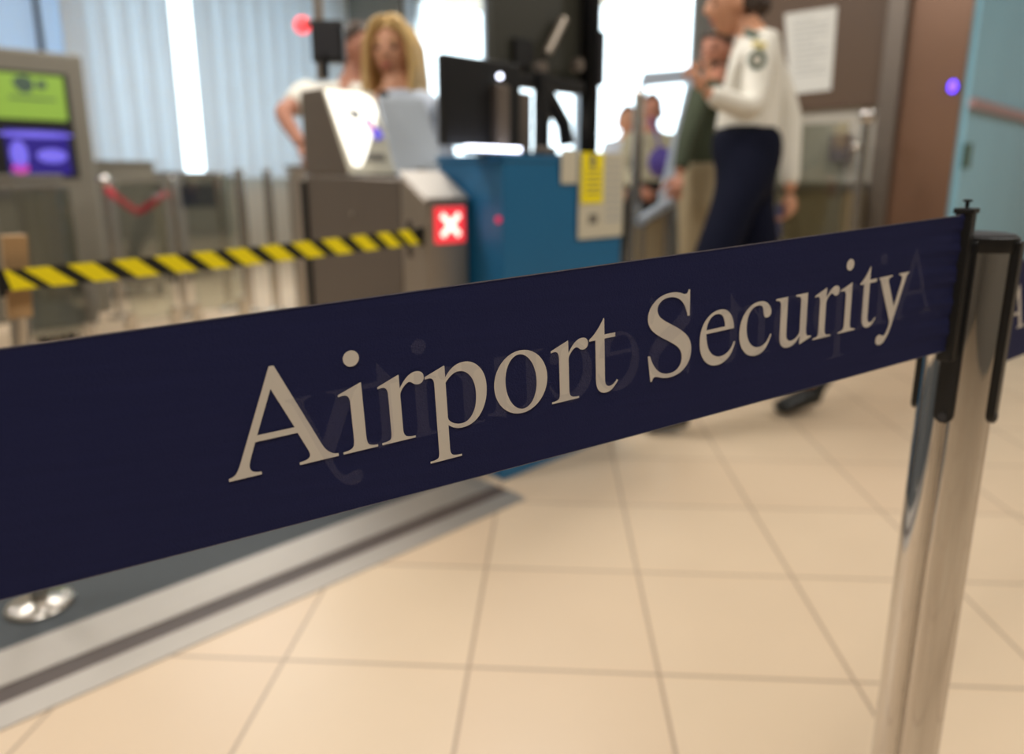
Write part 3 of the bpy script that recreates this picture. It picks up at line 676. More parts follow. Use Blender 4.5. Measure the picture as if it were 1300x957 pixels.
# big raised monitor on a pole stand
mv2 = 1.795
a = onv(625, -60, mv2); b_ = onv(752, -30, mv2); bzz = onv(640, 98, mv2).z
uL2, uR2 = uu(a), uu(b_)
t = thing('raised_monitor', 'large dark monitor on a black pole above the blue counter', 'monitor', W(uR2-.1, mv2, CZ))
obj('back_shell', B().box(uL2, uR2-.04, mv2-.01, mv2+.04, bzz, a.z), M['olive'], t, bevel=.01, seg=3)
obj('screen', B().box(uL2+.01, uR2-.05, mv2+.0402, mv2+.042, bzz+.01, a.z-.01), M['navy_screen'], t)
up = uu(onv(745, 150, mv2-.04))
obj('pole', B().box(up-.028, up+.028, mv2-.075, mv2-.025, CZ+.012, 1.92), M['gloss_black'], t, bevel=.006)
obj('pole_box', B().box(up+.010, up+.042, mv2-.088, mv2-.03, onv(750, 112, mv2).z, onv(750, 45, mv2).z), M['dgrey'], t, bevel=.006)
s0 = onv(694, 68, mv2-.04); s1 = onv(716, 24, mv2-.04)
obj('arm', B().tube([s0, s1], .016), M['steel'], t, smooth='auto', label='pale metal gas arm')
e0 = onv(652, 92, mv2-.05); e1 = onv(738, 88, mv2-.05)
obj('arm', B().hexa([W(u, v_, z) for z in (e0.z-.045, e0.z+.0) for u, v_ in ((uu(e0), mv2-.07), (uu(e1), mv2-.07), (uu(e1), mv2-.03), (uu(e0), mv2-.03))]), M['black'], t, bevel=.008)
for (x, y) in ((655, 90), (690, 86), (737, 82)):
    k = onv(x, y, mv2-.08); obj('joint', B().disc_plate(k, Vv, .022, .03), M['dsteel'], t, smooth='auto')
vm = onv(664, 68, mv2-.02); obj('mount_plate', B().box(uu(vm)-.045, uu(vm)+.045, mv2-.03, mv2-.011, vm.z-.045, vm.z+.045), M['black'], t, bevel=.004)
n0 = onv(655, 150, mv2-.1)
obj('column', B().box(uu(n0)-.02, uu(n0)+.065, mv2-.11, mv2-.06, CZ+.012, onv(660, 117, mv2-.1).z), M['dsteel'], t, bevel=.006)
l0 = onv(692, 115, mv2-.06); l1 = onv(716, 158, mv2-.06); l2 = onv(719, 184, mv2-.06)
obj('brace', B().tube([l0, l1, l2], .027), M['black'], t, smooth='auto')
l3 = onv(684, 180, mv2-.07); obj('brace', B().tube([onv(697, 148, mv2-.07), l3], .012), M['dsteel'], t, smooth='auto')
obj('base', B().box(uu(onv(650, 190, mv2-.05)), uu(onv(752, 190, mv2-.05)), mv2-.12, mv2+.03, CZ+.001, CZ+.014), M['black'], t, bevel=.004)
k2 = onv(688, 92, mv2-.07); obj('arm_post', B().box(uu(k2)-.022, uu(k2)+.024, mv2-.09, mv2-.05, CZ+.013, k2.z), M['black'], t, bevel=.005)
# little things on the counter
k0 = onv(700, 186, 1.58); o = obj('scanner', B().box(uu(k0)-.05, uu(k0)+.02, 1.57, 1.62, CZ+.001, CZ+.03), M['dsteel'], bevel=.008); tag(o, 'small grey scanner block on the blue counter right of the white light bar', 'scanner')
for x in (593, 612, 632, 649):
    pass
k0 = onv(618, 191, 1.57)
o = thing('light_bar', 'low bar of bright white lights on the blue counter edge', 'light bar', W(uu(k0), 1.57, CZ))
ua_, ub_ = uu(onv(588, 191, 1.57)), uu(onv(656, 191, 1.57))
obj('rail', B().box(ua_, ub_, 1.548, 1.568, CZ+.001, CZ+.008), M['aluminium'], o, bevel=.002)
for k in range(4): obj('lamp', B().box(ua_+(ub_-ua_)*(k+.08)/4, ua_+(ub_-ua_)*(k+.92)/4, 1.547, 1.568, CZ+.009, CZ+.022), M['white_led'], o)

# ------------------------------------------------------------------ machines and barriers at the left, about five metres off
KV = 5.75
def pv(x, y, v): P = onv(x, y, v); return uu(P), P.z
ku0 = pv(-70, 100, KV)[0]; ku1, kz = pv(104, 70, KV)
t = thing('check_in_kiosk', 'taupe kiosk with a green screen above a purple screen', 'kiosk', W((ku0+ku1)/2, KV+.2, 0))
obj('cabinet', B().box(ku0, ku1, KV, KV+.35, 0, kz), M['taupe'], t, bevel=.02)
s0, sz0 = pv(-60, 86, KV); s1, sz1 = pv(86, 154, KV)
obj('screen_recess', B().box(s0-.02, s1+.03, KV-.004, KV+.01, pv(40, 226, KV)[1], sz0+.02), M['black'], t)
o = obj('green_screen', B().box(s0, s1, KV-.008, KV+.001, sz1, sz0), M['screen_green'], t, label='green lit screen with dark marks')
for x, y, r_ in ((30, 107, .055), (52, 108, .03), (22, 104, .03)):
    u_, z_ = pv(x, y, KV); obj('screen_mark', B().disc_plate(W(u_, KV-.008, z_), -Vv, r_, .002), M['green_patch'], o)
u0_, z1_ = pv(10, 122, KV); u1_, _ = pv(70, 122, KV)
obj('screen_text', B().box(u0_, u1_, KV-.010, KV-.008, z1_-.012, z1_+.0), M['green_patch'], o)
s2, sz2 = pv(4, 163, KV); s3, sz3 = pv(92, 222, KV)
o = obj('purple_screen', B().box(s2, s3, KV-.008, KV+.001, sz3, sz2), M['screen_purple'], t, label='purple lit screen with glowing spots')
for x, y, rx_, rz_, m_ in ((24, 196, .05, .09, 'glow_lilac'), (66, 198, .09, .045, 'glow_lilac'), (26, 214, .05, .035, 'glow_pink'), (45, 171, .22, .02, 'glow_lilac')):
    u_, z_ = pv(x, y, KV); z_ = max(z_, sz3+rz_+.005)
    ring = [W(u_ + rx_*math.cos(2*PI*k/20), KV-.0082, z_ + rz_*math.sin(2*PI*k/20)) for k in range(20)]
    obj('lit_area', B().prism(ring, -Vv*.002), M[m_], o)
def cabinet(name, x0, x1, yt, v, depth, m, label, cat, zb=.12, extra=None):
    u0, zt = pv(x0, yt, v); u1, _ = pv(x1, yt, v)
    t = thing(name, label, cat, W((u0+u1)/2, v+depth/2, 0))
    obj('housing', B().box(u0, u1, v, v+depth, zb, zt), m, t, bevel=.015)
    obj('top_plate', B().box(u0-.01, u1+.01, v-.01, v+depth+.01, zt+.001, zt+.03), m, t, bevel=.006)
    for a in (u0+.05, u1-.05):
        for b_ in (v+.05, v+depth-.05): obj('foot', B().box(a-.03, a+.03, b_-.03, b_+.03, 0, zb-.001), M['black'], t)
    return t, u0, u1, zt
t, u0, u1, zt = cabinet('screening_machine', 78, 196, 208, 6.25, .6, M['taupe'], 'tall taupe grey baggage screening machine behind the red cord', 'machine', .10)
obj('front_panel', B().box(u0+.06, u1-.05, 6.24, 6.2499, .35, zt-.12), M['grey'], t, bevel=.004)
obj('opening', B().box(u0+.35, u1-.12, 6.238, 6.2499, .12, .22), M['black'], t)
t, u0, u1, zt = cabinet('low_cabinet', 198, 288, 222, 7.0, .6, M['grey'], 'grey low cabinet with a dark inset display near the bright gap', 'cabinet', .12)
a0, az0 = pv(228, 234, 7.0); a1, az1 = pv(286, 262, 7.0)
obj('display', B().box(a0, a1, 6.988, 6.9999, az1, az0), M['navy_screen'], t, bevel=.004)
t, u0, u1, zt = cabinet('bin_cabinet', 14, 78, 228, 4.85, .5, M['grey'], 'grey cabinet standing below the kiosk screens', 'cabinet', .05)
obj('door', B().box(u0+.04, u1-.10, 4.84, 4.8499, .1, zt-.1), M['taupe'], t, bevel=.004)
def bin_(x, y, r, h, label, m):
    c = gr(x, y); o = obj('waste_bin', B().lathe(c, [(r*.85, 0), (r, h*.1), (r, h), (r*.8, h+.02)], 28), m, smooth='auto'); tag(o, label, 'bin'); return o
bin_(108, 410, .09, .36, 'short round grey bin behind the hazard tape', M['grey'])
# stanchions
def stanchion(name, base, h, r, label, group=None, ball=0, m='satin', knob=None):
    c = Vector((base.x, base.y, 0)); t = thing(name, label, 'post', c, group)
    obj('base_plate', B().lathe(c, [(.085, 0), (.085, .008), (.05, .018), (r, .03)], 40), M['satin'], t, smooth='auto')
    obj('pole', B().lathe(c, [(r, .02), (r, h)], 28), M[m], t, smooth='auto')
    if ball: obj('ball_top', B().ball(c + Vector((0, 0, h+ball*.6)), ball), M['chrome'], t, smooth=True)
    else: obj('cap', B().lathe(c, [(r*1.1, h), (r*1.1, h+.015), (r*.6, h+.025)], 28), M['satin'], t, smooth='auto')
    return t
def base_for(x, y): return gr(x, y)
sa = stanchion('rope_post', base_for(154, 403), .92, .024, 'slim steel post with ball top left of the red cord', ball=.04)
sb = stanchion('rope_post', base_for(236, 402), .95, .024, 'slim steel post right of the red cord')
sc_ = stanchion('lane_post', base_for(318, 397), 1.0, .035, 'pale steel lane post, second from the gate on its left side')
sd = stanchion('lane_post', base_for(352, 396), 1.0, .03, 'steel lane post nearest the light column by the gate')
se = stanchion('lane_post', base_for(292, 392), .98, .028, 'steel lane post just right of the low cabinet')
# red cord
pa = sa.location + Vector((.035, -.045, .89)); pb_ = sb.location + Vector((-.035, -.045, .86)); mid = at(177, 268, (sa.location-CO).dot(CF)*.98)
pts = []
for k in range(21):
    f = k/20; e = pa.lerp(pb_, f); pts.append(e + Vector((0, 0, -(pa.lerp(pb_, .5).z - mid.z)*(1-abs(2*f-1)**1.25))))
o = obj('safety_rope', B().tube(pts, .022, 12), M['red'], smooth='auto'); tag(o, 'sagging red cord hung between two slim steel posts', 'cord')
# light column near the gate
cb = gr(388, 393); t = thing('steel_column', 'beige steel column just left of the gate cabinet', 'column', Vector((cb.x, cb.y, 0)))
obj('shaft', B().hexa([cb*1 + Uv*x + Vv*y + Vector((0, 0, z)) for z in (0, 1.02) for x, y in ((-.05, -.05), (.05, -.05), (.05, .05), (-.05, .05))]), M['steel'], t, bevel=.01)
obj('cap', B().hexa([cb*1 + Uv*x + Vv*y + Vector((0, 0, z)) for z in (1.021, 1.05) for x, y in ((-.06, -.06), (.06, -.06), (.06, .06), (-.06, .06))]), M['satin'], t, bevel=.004)
# glass lane panels
def glass_panel(P, Q, z0, z1, label, m='haze_glass'):
    t = thing('lane_barrier', label, 'glass barrier', Vector(((P.x+Q.x)/2, (P.y+Q.y)/2, 0)), None)
    d = (Q-P); d.z = 0; d.normalize(); n = Vector((-d.y, d.x, 0))*.012
    obj('pane', B().prism([Vector((P.x, P.y, z0)), Vector((Q.x, Q.y, z0)), Vector((Q.x, Q.y, z1)), Vector((P.x, P.y, z1))], n), M[m], t)
    for X in (P, Q):
        obj('foot', B().prism([Vector((X.x, X.y, 0)) + d*a + n*b_ for a, b_ in ((-.03, -2), (.03, -2), (.03, 3), (-.03, 3))], Vector((0, 0, z0+.05))), M['satin'], t)
    obj('top_rail', B().prism([Vector((P.x, P.y, z1)) - n*.4, Vector((Q.x, Q.y, z1)) - n*.4, Vector((Q.x, Q.y, z1)) + n*1.4, Vector((P.x, P.y, z1)) + n*1.4], Vector((0, 0, .012))), M['satin'], t)
def fl_(x, v, y=420):
    P = onv(x, y, v); return Vector((P.x, P.y, 0))
glass_panel(fl_(20, 4.45), fl_(112, 4.45), .12, .90, 'low glass lane panel in front of the kiosk')
glass_panel(fl_(168, 4.60), fl_(226, 4.60), .12, .93, 'low glass lane panel under the red cord')
glass_panel(fl_(252, 4.65), fl_(312, 4.65), .12, .96, 'low glass lane panel in front of the low cabinet')

# ------------------------------------------------------------------ right side
# notice on the brown panel
pts = [onu(x, y, PU-.022) for x, y in ((1003, 120), (1055, 114), (1063, 8), (996, 18))]
o = obj('wall_notice', B().prism(pts, -Uv*.0015), M['paper']); tag(o, 'white printed sheet on the brown wall panel behind the officer', 'notice')
for k in range(11):
    f = .12 + k*.066
    a = pts[3].lerp(pts[0], f); b_ = pts[2].lerp(pts[1], f)
    p_, q_ = a.lerp(b_, .14), a.lerp(b_, .86 if k % 4 else .6)
    obj('printed_line', B().prism([p_ - Uv*.002, q_ - Uv*.002, q_ - Uv*.002 + Vector((0, 0, .007)), p_ - Uv*.002 + Vector((0, 0, .007))], -Uv*.0006), M['ink'], o)
# bench and glass screen under the panel
v0_, v1_ = vC+.02, vL-.05
t = thing('wall_counter', 'beige counter along the wall below the brown panel', 'counter', W(PU-.2, (v0_+v1_)/2, 0))
zc1 = onu(1040, 243, PU-.3).z; v1_ = v0_ + .62
obj('body', B().box(PU-.3, PU-.001, v0_, v1_, 0, zc1), M['khaki'], t, bevel=.004)
obj('worktop', B().box(PU-.33, PU-.001, v0_, v1_, zc1+.001, zc1+.05), M['grey'], t, bevel=.006)
pq = onu(1068, 188, PU-.02)
o = obj('wall_box', B().box(PU-.08, PU-.001, vv(pq)-.05, vv(pq)+.05, pq.z-.08, pq.z+.08), mat('mauve_grey_plastic', (112, 100, 112), .5), bevel=.006); tag(o, 'small mauve box on the wall below the notice', 'wall box')
gp = onu(1098, 146, PU-.42)
t = stanchion('glass_post', gp - Vv*.01, gp.z-.03, .022, 'tall steel post with ball top by the brown panel', ball=.042)
for z_ in (gp.z-.16, .5): obj('glass_clamp', B().ball(Vector((gp.x, gp.y, z_)) + Vv*.03, .026), M['satin'], t, smooth=True)
gq = onu(1000, 146, PU-.42)
t = thing('glass_screen', 'greyish glass screen behind the officer, held by the tall steel post', 'glass screen', W(PU-.42, (vv(gp)+vv(gq))/2, 0))
obj('pane', B().box(PU-.425, PU-.415, vv(gp)+.075, vv(gq)+.1, .02, gp.z-.03), M['haze_glass'], t)
for a in (vv(gp)+.12, vv(gq)): obj('foot', B().box(PU-.45, PU-.39, a-.03, a+.03, 0, .06), M['satin'], t, bevel=.004)
# violet lamp on the copper panel
lp = onu(1210, 110, PU-.03)
t = thing('wall_lamp', 'small violet blue lamp glowing on the copper brown panel', 'lamp', lp)
obj('socket', B().disc_plate(lp + Uv*.009, -Uv, .030, .012), M['dgrey'], t, smooth='auto')
obj('bulb', B().ball(lp - Uv*.006, .019, .019, .029), M['blue_lamp'], t, smooth=True)
# handle on the tinted glass
h0 = onv(1230, 182, vE-.05); h1 = onv(1226, 214, vE-.05)
o = thing('door_handle', 'dark upright handle on the tinted glass partition', 'handle', Vector((h0.x, h0.y, h1.z)))
obj('grip', B().tube([Vector((h0.x, h0.y, h0.z)), Vector((h0.x, h0.y, h1.z))], .02), M['green_patch'], o, smooth='auto')
for z_ in (h0.z-.015, h1.z+.015): obj('bracket', B().tube([Vector((h0.x, h0.y, z_)), Vector((h0.x, h0.y, z_)) + Vv*.022], .010), M['green_patch'], o)

# stanchion and rails right of the counter
sp = at(812, 116, 3.0)
t = stanchion('glass_post', sp, sp.z-.03, .022, 'tall steel post with ball top right of the blue counter', ball=.026)
ra, rb = at(812, 281, 2.95), at(850, 257, 3.15)
t = thing('handrail', 'short sloping bright handrail between the tall post and bearded man', 'handrail', Vector(((ra.x+rb.x)/2, (ra.y+rb.y)/2, 0)))
obj('rail', B().tube([ra, rb], .022), M['aluminium'], t, smooth='auto')
for P in (ra.lerp(rb, .1), ra.lerp(rb, .9)): obj('upright', B().tube([Vector((P.x, P.y, 0)), P], .014), M['satin'], t, smooth='auto')
side = B().prism([Vector((ra.x, ra.y, .08)), Vector((rb.x, rb.y, .08)), rb - Vector((0, 0, .03)), ra - Vector((0, 0, .03))], Vector((.004, .008, 0)))
obj('infill_panel', side, M['khaki'], t)
# light metal frame behind
fz = 4.4
f0, f1, f2, f3 = at(816, 101, fz), at(878, 96, fz), at(878, 100, fz), at(843, 250, fz-.5)
t = thing('walk_through_scanner', 'pale blue grey metal frame with slanted leg beside the bearded man', 'scanner', Vector((f1.x, f1.y, 0)))
obj('top_bar', B().tube([f0, f1], .055, 4), M['aluminium'], t)
obj('leg', B().tube([f2, f3, Vector((f3.x, f3.y, 0))], .035, 4), M['aluminium'], t)
obj('leg', B().tube([f0, Vector((f0.x, f0.y, 0))], .022, 4), M['aluminium'], t)
ls = at(864, 144, fz-.1); obj('white_light', B().ball(ls, .022), M['white_led'], t, smooth=True)
obj('light_arm', B().tube([ls, f2.lerp(f3, .3)], .006), M['aluminium'], t)

# ------------------------------------------------------------------ people
def skinned(chains, sub=2):
    """chains: lists of (point, radius) joined where points coincide; the first point of the first chain is the root"""
    me = bpy.data.meshes.new('tmp'); idx = {}; P = []; Rr = []; E = []
    def vid(p, r):
        k = tuple(round(c, 4) for c in p)
        if k not in idx: idx[k] = len(P); P.append(tuple(p)); Rr.append(r)
        return idx[k]
    for ch in chains:
        ids = [vid(p, r) for p, r in ch]
        for a, b_ in zip(ids, ids[1:]):
            if a != b_: E.append((a, b_))
    me.from_pydata(P, E, []); o = bpy.data.objects.new('tmp', me); COL.objects.link(o)
    m = o.modifiers.new('s', 'SKIN'); m.use_smooth_shade = True
    lay = me.skin_vertices[0].data
    for i, r in enumerate(Rr):
        rr = r if isinstance(r, tuple) else (r, r); lay[i].radius = rr; lay[i].use_root = (i == 0)
    o.modifiers.new('ss', 'SUBSURF').levels = sub
    r_ = bpy.data.meshes.new_from_object(o.evaluated_get(bpy.context.evaluated_depsgraph_get()))
    bm = bmesh.new(); bm.from_mesh(r_)
    bpy.data.objects.remove(o); bpy.data.meshes.remove(me); bpy.data.meshes.remove(r_)
    return bm
def join_bm(dst, src):
    me = bpy.data.meshes.new('tmp'); src.to_mesh(me); dst.from_mesh(me); bpy.data.meshes.remove(me); src.free()
def basis(fwd, up=(0, 0, 1)):
    f = Vector(fwd).normalized(); u = Vector(up); r = f.cross(u).normalized(); u = r.cross(f).normalized(); return r, f, u
def head_bm(c, fwd, s=1.0, up=(0, 0, 1)):
    r, f, u = basis(fwd, up); b = B(); bmesh.ops.create_uvsphere(b.bm, u_segments=32, v_segments=24, radius=1)
    for v in b.bm.verts:
        x, y, z = v.co
        X = x*.074; Y = y*.094; Z = z*.118
        if z < -.1:
            k = (-z-.1)/.9; X *= 1-.38*k; Y = Y*(1-.18*k) + .018*k
        if y > .3: 
            Y -= .010*math.exp(-((z-.02)/.10)**2)*math.exp(-((abs(x)-.42)/.2)**2)     # sockets
            Y += .024*math.exp(-(x/.13)**2)*math.exp(-((z+.17)/.15)**2)                # nose
            Y += .010*math.exp(-(x/.10)**2)*math.exp(-((z-.02)/.16)**2)
            Y += .007*math.exp(-(x/.28)**2)*math.exp(-((z+.50)/.07)**2)                # lips
            Y += .010*math.exp(-(x/.25)**2)*math.exp(-((z+.82)/.12)**2)                # chin
        v.co = c + (r*X + f*Y + u*Z)*s
    for sx in (-1, 1):
        b.ball(c + (r*sx*.076 - f*.006 - u*.010)*s, .010*s, .022*s, .034*s, Matrix((r, f, u)).transposed(), 12)
    return b.bm
def hand_bm(wrist, d, palm_n, thumb_side, curl=.5, s=1.0):
    """d: direction of the fingers, palm_n: out of the palm, thumb_side: towards the thumb"""
    d = Vector(d).normalized(); t = Vector(thumb_side); t = (t - d*t.dot(d)).normalized(); n = Vector(palm_n); n = (n - d*n.dot(d) - t*n.dot(t)).normalized()
    chains = [[(wrist, (.026*s, .019*s)), (wrist + d*.045*s, (.037*s, .015*s)), (wrist + d*.085*s, (.038*s, .013*s))]]
    bm = skinned(chains)
    for k, (off, L) in enumerate(((.030, .072), (.010, .080), (-.010, .075), (-.029, .058))):
        p = wrist + d*.070*s + t*off*s; ch = [(p, .0095*s)]; a = .15
        for j, fr in enumerate((.25, .42, .33)):
            a += curl*(.35 + .4*j); p = p + (d*math.cos(a) + n*math.sin(a))*L*fr*s*1.1; ch.append((p, (.0092-.0009*j)*s))
        join_bm(bm, skinned([ch]))
    p = wrist + d*.022*s + t*.020*s; ch = [(p, .012*s)]
    for j, (a, L) in enumerate(((.75, .035), (.55, .030), (.35, .024))):
        p = p + (d*math.cos(a) + t*math.sin(a) + n*.30).normalized()*L*s; ch.append((p, (.0115-.001*j)*s))
    join_bm(bm, skinned([ch]))
    return bm
def face_parts(root, c, fwd, s=1.0, brow=None):
    r, f, u = basis(fwd); rot = Matrix((r, f, u)).transposed()
    for sx in (-1, 1):
        obj('eye', B().ball(c + (r*sx*.031 + f*.079 + u*.004)*s, .013*s, .006*s, .007*s, rot, 12), M['dark'], root, smooth=True)
        obj('eyebrow', B().ball(c + (r*sx*.032 + f*.086 + u*.026)*s, .018*s, .005*s, .004*s, rot, 12), M[brow or 'dark_hair'], root, smooth=True)
    obj('mouth', B().ball(c + (f*.087 - u*.060)*s, .023*s, .007*s, .006*s, rot, 12), M['lip'], root, smooth=True)
def person(loc, label, J, fwd, skin='skin', shirt='white_shirt', trousers='navy_cloth', sleeves='long', head_fwd=None, shoes=True, curl=.5, hands=None, brow=None, sr=1.0, hs=1.0):
    t = thing('person', label, 'person', loc)
    hf = Vector(head_fwd or fwd); pel, wai, che, nb, hd = J['pelvis'], J['waist'], J['chest'], J['neck'], J['head']
    body = [[(pel, (.13, .10)), (wai, (.115, .09)), (che, (.14, .10)), (nb, (.055, .05)), (hd, (.052, .05))]]
    for sd in 'LR':
        body.append([(che, (.14, .10)), (J['sh'+sd], .048), (J['el'+sd], .037), (J['wr'+sd], .024)])
        body.append([(pel, (.13, .10)), (J['hip'+sd], .082), (J['kn'+sd], .052), (J['an'+sd], .036)])
    bm = skinned(body); join_bm(bm, head_bm(hd, hf, hs))
    for sd in 'LR':
        dd = (J['wr'+sd]-J['el'+sd]).normalized(); pn, ts = (hands or {}).get(sd, ((0, 0, -1), CR))
        if hands and sd+'d' in hands: dd = Vector(hands[sd+'d'])
        join_bm(bm, hand_bm(J['wr'+sd], dd, pn, ts, curl))
    obj('body', bm, M[skin], t, smooth=True)
    face_parts(t, hd, hf, hs, brow)
    k = sr
    sh = [[(J.get('hem', pel), (.150*k, .118*k)), (wai, (.138*k, .112*k)), (che, (.158*k, .120*k)), (nb - Vector((0, 0, .025)), (.075, .07))]]
    for sd in 'LR':
        c_ = [(che, (.158*k, .120*k)), (J['sh'+sd], .066*k), (J['el'+sd], .056*k)]
        if sleeves == 'long': c_.append((J['el'+sd].lerp(J['wr'+sd], .92), .038))
        else: c_[-1] = (J['sh'+sd].lerp(J['el'+sd], .72), .060)
        sh.append(c_)
    obj('shirt', skinned(sh), M[shirt], t, smooth=True)
    tr = [[(pel + Vector((0, 0, .135)), (.152*k, .120*k)), (pel + Vector((0, 0, .06)), (.156*k, .124*k)), (pel, (.158*k, .124*k))]]
    for sd in 'LR': tr.append([(pel, (.158*k, .124*k)), (J['hip'+sd] - Vector((0, 0, .04)), .105*k), (J['kn'+sd], .078), (J['an'+sd] + (J['kn'+sd]-J['an'+sd])*.08, .066)])
    obj('trousers', skinned(tr), M[trousers], t, smooth=True)
    if shoes:
        for sd in 'LR':
            a = J['an'+sd]; tf = J['toe'+sd]; f = (tf-a); f.z = 0; L = f.length; f.normalize(); up = Vector((0, 0, 1))
            he = a - f*.055; b = B(); zb = min(a.z, tf.z)
            heel = Vector((he.x, he.y, a.z-.052)); toe = Vector((tf.x, tf.y, tf.z))
            obj('shoe', skinned([[(heel + up*.034, (.044, .042)), (heel.lerp(toe, .42) + up*.030, (.050, .044)), (toe - f*.025 + up*.016, (.044, .030))], [(heel + up*.034, (.044, .042)), (a + up*.04, .048)]]), M['shoe'], t, smooth=True)
    return t
V = Vector
def cap_hair(c, fwd, s, m, root, back=0, up=.028, name='hair', front=.55):
    """short hair: the upper and rear part of a slightly larger skull"""
    r, f, u = basis(fwd); b = B(); bmesh.ops.create_uvsphere(b.bm, u_segments=28, v_segments=20, radius=1)
    dl = [v for v in b.bm.verts if v.co.z < (-.55 if v.co.y < -.2 else (.05 + front*max(0, v.co.y+.2)))]
    bmesh.ops.delete(b.bm, geom=dl, context='VERTS')
    for v in b.bm.verts:
        x, y, z = v.co; v.co = c + (r*x*.083 + f*(y*.101 - .004) + u*(z*.123 + .004))*s
    g_ = bmesh.ops.solidify(b.bm, geom=list(b.bm.faces), thickness=-.006)
    return obj(name, b, M[m], root, smooth=True)

# the officer walking left
lf = -CR                                   # her way of walking
toeF = gr(806, 548); heelF = toeF + CR*.24
toeR = gr(977, 530); heelR = gr(1053, 524)
zp = 2.93
px = lambda x, y, z=2.93: at(x, y, z)
away = V((CF.x, CF.y, 0)).normalized()
J = dict(pelvis=px(946, 200), waist=px(948, 165), chest=px(953, 88), neck=px(952, 36), head=px(929, 5))
J['shL'] = px(966, 62, 2.80); J['elL'] = px(955, 142, 2.70); J['wrL'] = px(893, 116, 2.66)
J['shR'] = px(972, 62, 3.10); J['elR'] = px(1003, 150, 3.12); J['wrR'] = px(1003, 246, 3.06)
J['hipL'] = px(942, 228, 2.85); J['hipR'] = px(950, 228, 3.0)
aF = heelF + V((0, 0, .085)) - CR*.055; aR = heelR - CR*.075 + V((0, 0, .105))
J['anL'] = aF; J['toeL'] = toeF + V((0, 0, .018)) ; J['anR'] = aR; J['toeR'] = toeR + V((0, 0, .016)) 
J['knL'] = J['hipL'].lerp(aF, .5) - CR*.05 + V((0, 0, .02)); J['knR'] = J['hipR'].lerp(aR, .5) - CR*.06
J['hem'] = J['pelvis'] + V((0, 0, .02))
of = person(V((J['pelvis'].x, J['pelvis'].y, 0)), 'person in white uniform shirt and dark trousers walking left with a hand raised',
            J, lf, head_fwd=lf + V((0, 0, -.12)), hands={'L': (-CR + V((0, 0, .2)), V((0, 0, 1))), 'Ld': V((-CR.x*.55, -CR.y*.55, .85)), 'R': (lf, -away), 'Rd': V((0, 0, -1))}, curl=.75, sr=.98, hs=1.0)
hd = J['head']
cap_hair(hd, lf, 1.03, 'dark_hair', of, front=.45)
obj('hair_bun', B().ball(hd + CR*.118 + V((0, 0, -.004)), .045), M['dark_hair'], of, smooth=True)
obj('belt', skinned([[(J['pelvis'] + V((0, 0, .085)), (.158, .126)), (J['pelvis'] + V((0, 0, .135)), (.156, .124))]], 1), M['black_cloth'], of, smooth=True)
sp_ = px(961, 76, 2.80) - away*.066
obj('sleeve_badge', B().disc_plate(px(961, 76, 2.690), -away, .036, .003), M['green_patch'], of)
obj('sleeve_badge_centre', B().disc_plate(px(961, 76, 2.685), -away, .017, .003), M['white_shirt'], of)
obj('sleeve_flash', B().tube([px(955, 55, 2.725), px(972, 58, 2.725)], .011, 8), M['yellow_patch'], of)
obj('epaulette', B().tube([px(947, 40, 2.82), px(962, 46, 2.77)], .014, 8), M['green_patch'], of)
ph = J['wrR'] + V((0, 0, -.115)) - CR*.036
o = obj('phone', B().prism([ph + away*x + V((0, 0, z)) for x, z in ((-.035, -.07), (.035, -.07), (.035, .07), (-.035, .07))], CR*-.009), M['phone'], bevel=.002)
tag(o, 'blue grey phone held in the lowered hand of the walking officer', 'phone')

# bearded man beyond the officer
z_ = 3.75; qx = lambda x, y, z=z_: at(x, y, z)
J = dict(pelvis=qx(893, 236), waist=qx(893, 200), chest=qx(902, 135), neck=qx(908, 96), head=qx(909, 66))
J['shL'] = qx(890, 118, 3.62); J['elL'] = qx(873, 176, 3.55); J['wrL'] = qx(862, 222, 3.5)
J['shR'] = qx(914, 116, 3.9); J['elR'] = qx(924, 180, 3.9); J['wrR'] = qx(905, 214, 3.85)
J['hipL'] = qx(886, 255, 3.68); J['hipR'] = qx(898, 255, 3.82)
for sd, x in (('L', 884), ('R', 903)):
    g_ = gr(x, 452); J['an'+sd] = V((g_.x, g_.y, .085)); J['toe'+sd] = J['an'+sd] - CR*.17 + V((0, 0, -.068)); J['kn'+sd] = J['hip'+sd].lerp(J['an'+sd], .5) - CR*.03
bm_ = person(V((J['pelvis'].x, J['pelvis'].y, 0)), 'person with dark beard in dark green jacket and khaki trousers behind the officer', J, -CR*.7 - away*.7, skin='skin_red', shirt='green_cloth', trousers='khaki', sr=1.0,
             hands={'L': (away, -CR), 'R': (away, -CR)})
cap_hair(J['head'], -CR*.7 - away*.7, 1.03, 'dark_hair', bm_, front=.28)
def beard(c, fwd, m, root):
    r, f, u = basis(fwd); b = B(); bmesh.ops.create_uvsphere(b.bm, u_segments=28, v_segments=20, radius=1)
    bmesh.ops.delete(b.bm, geom=[v for v in b.bm.verts if v.co.z > -.32 or v.co.y < .0 or (abs(v.co.x) < .3 and v.co.z > -.58 and v.co.z < -.42 and v.co.y > .3)], context='VERTS')
    for v in b.bm.verts:
        x, y, z = v.co; kk = max(0, (-z-.1)/.9); v.co = c + r*x*.080*(1-.3*kk) + f*(y*.106*(1-.1*kk) + .014*kk) + u*z*.130
    bmesh.ops.solidify(b.bm, geom=list(b.bm.faces), thickness=-.006)
    obj('beard', b, M[m], root, smooth=True)
beard(J['head'], -CR*.7 - away*.7, 'dark_hair', bm_)

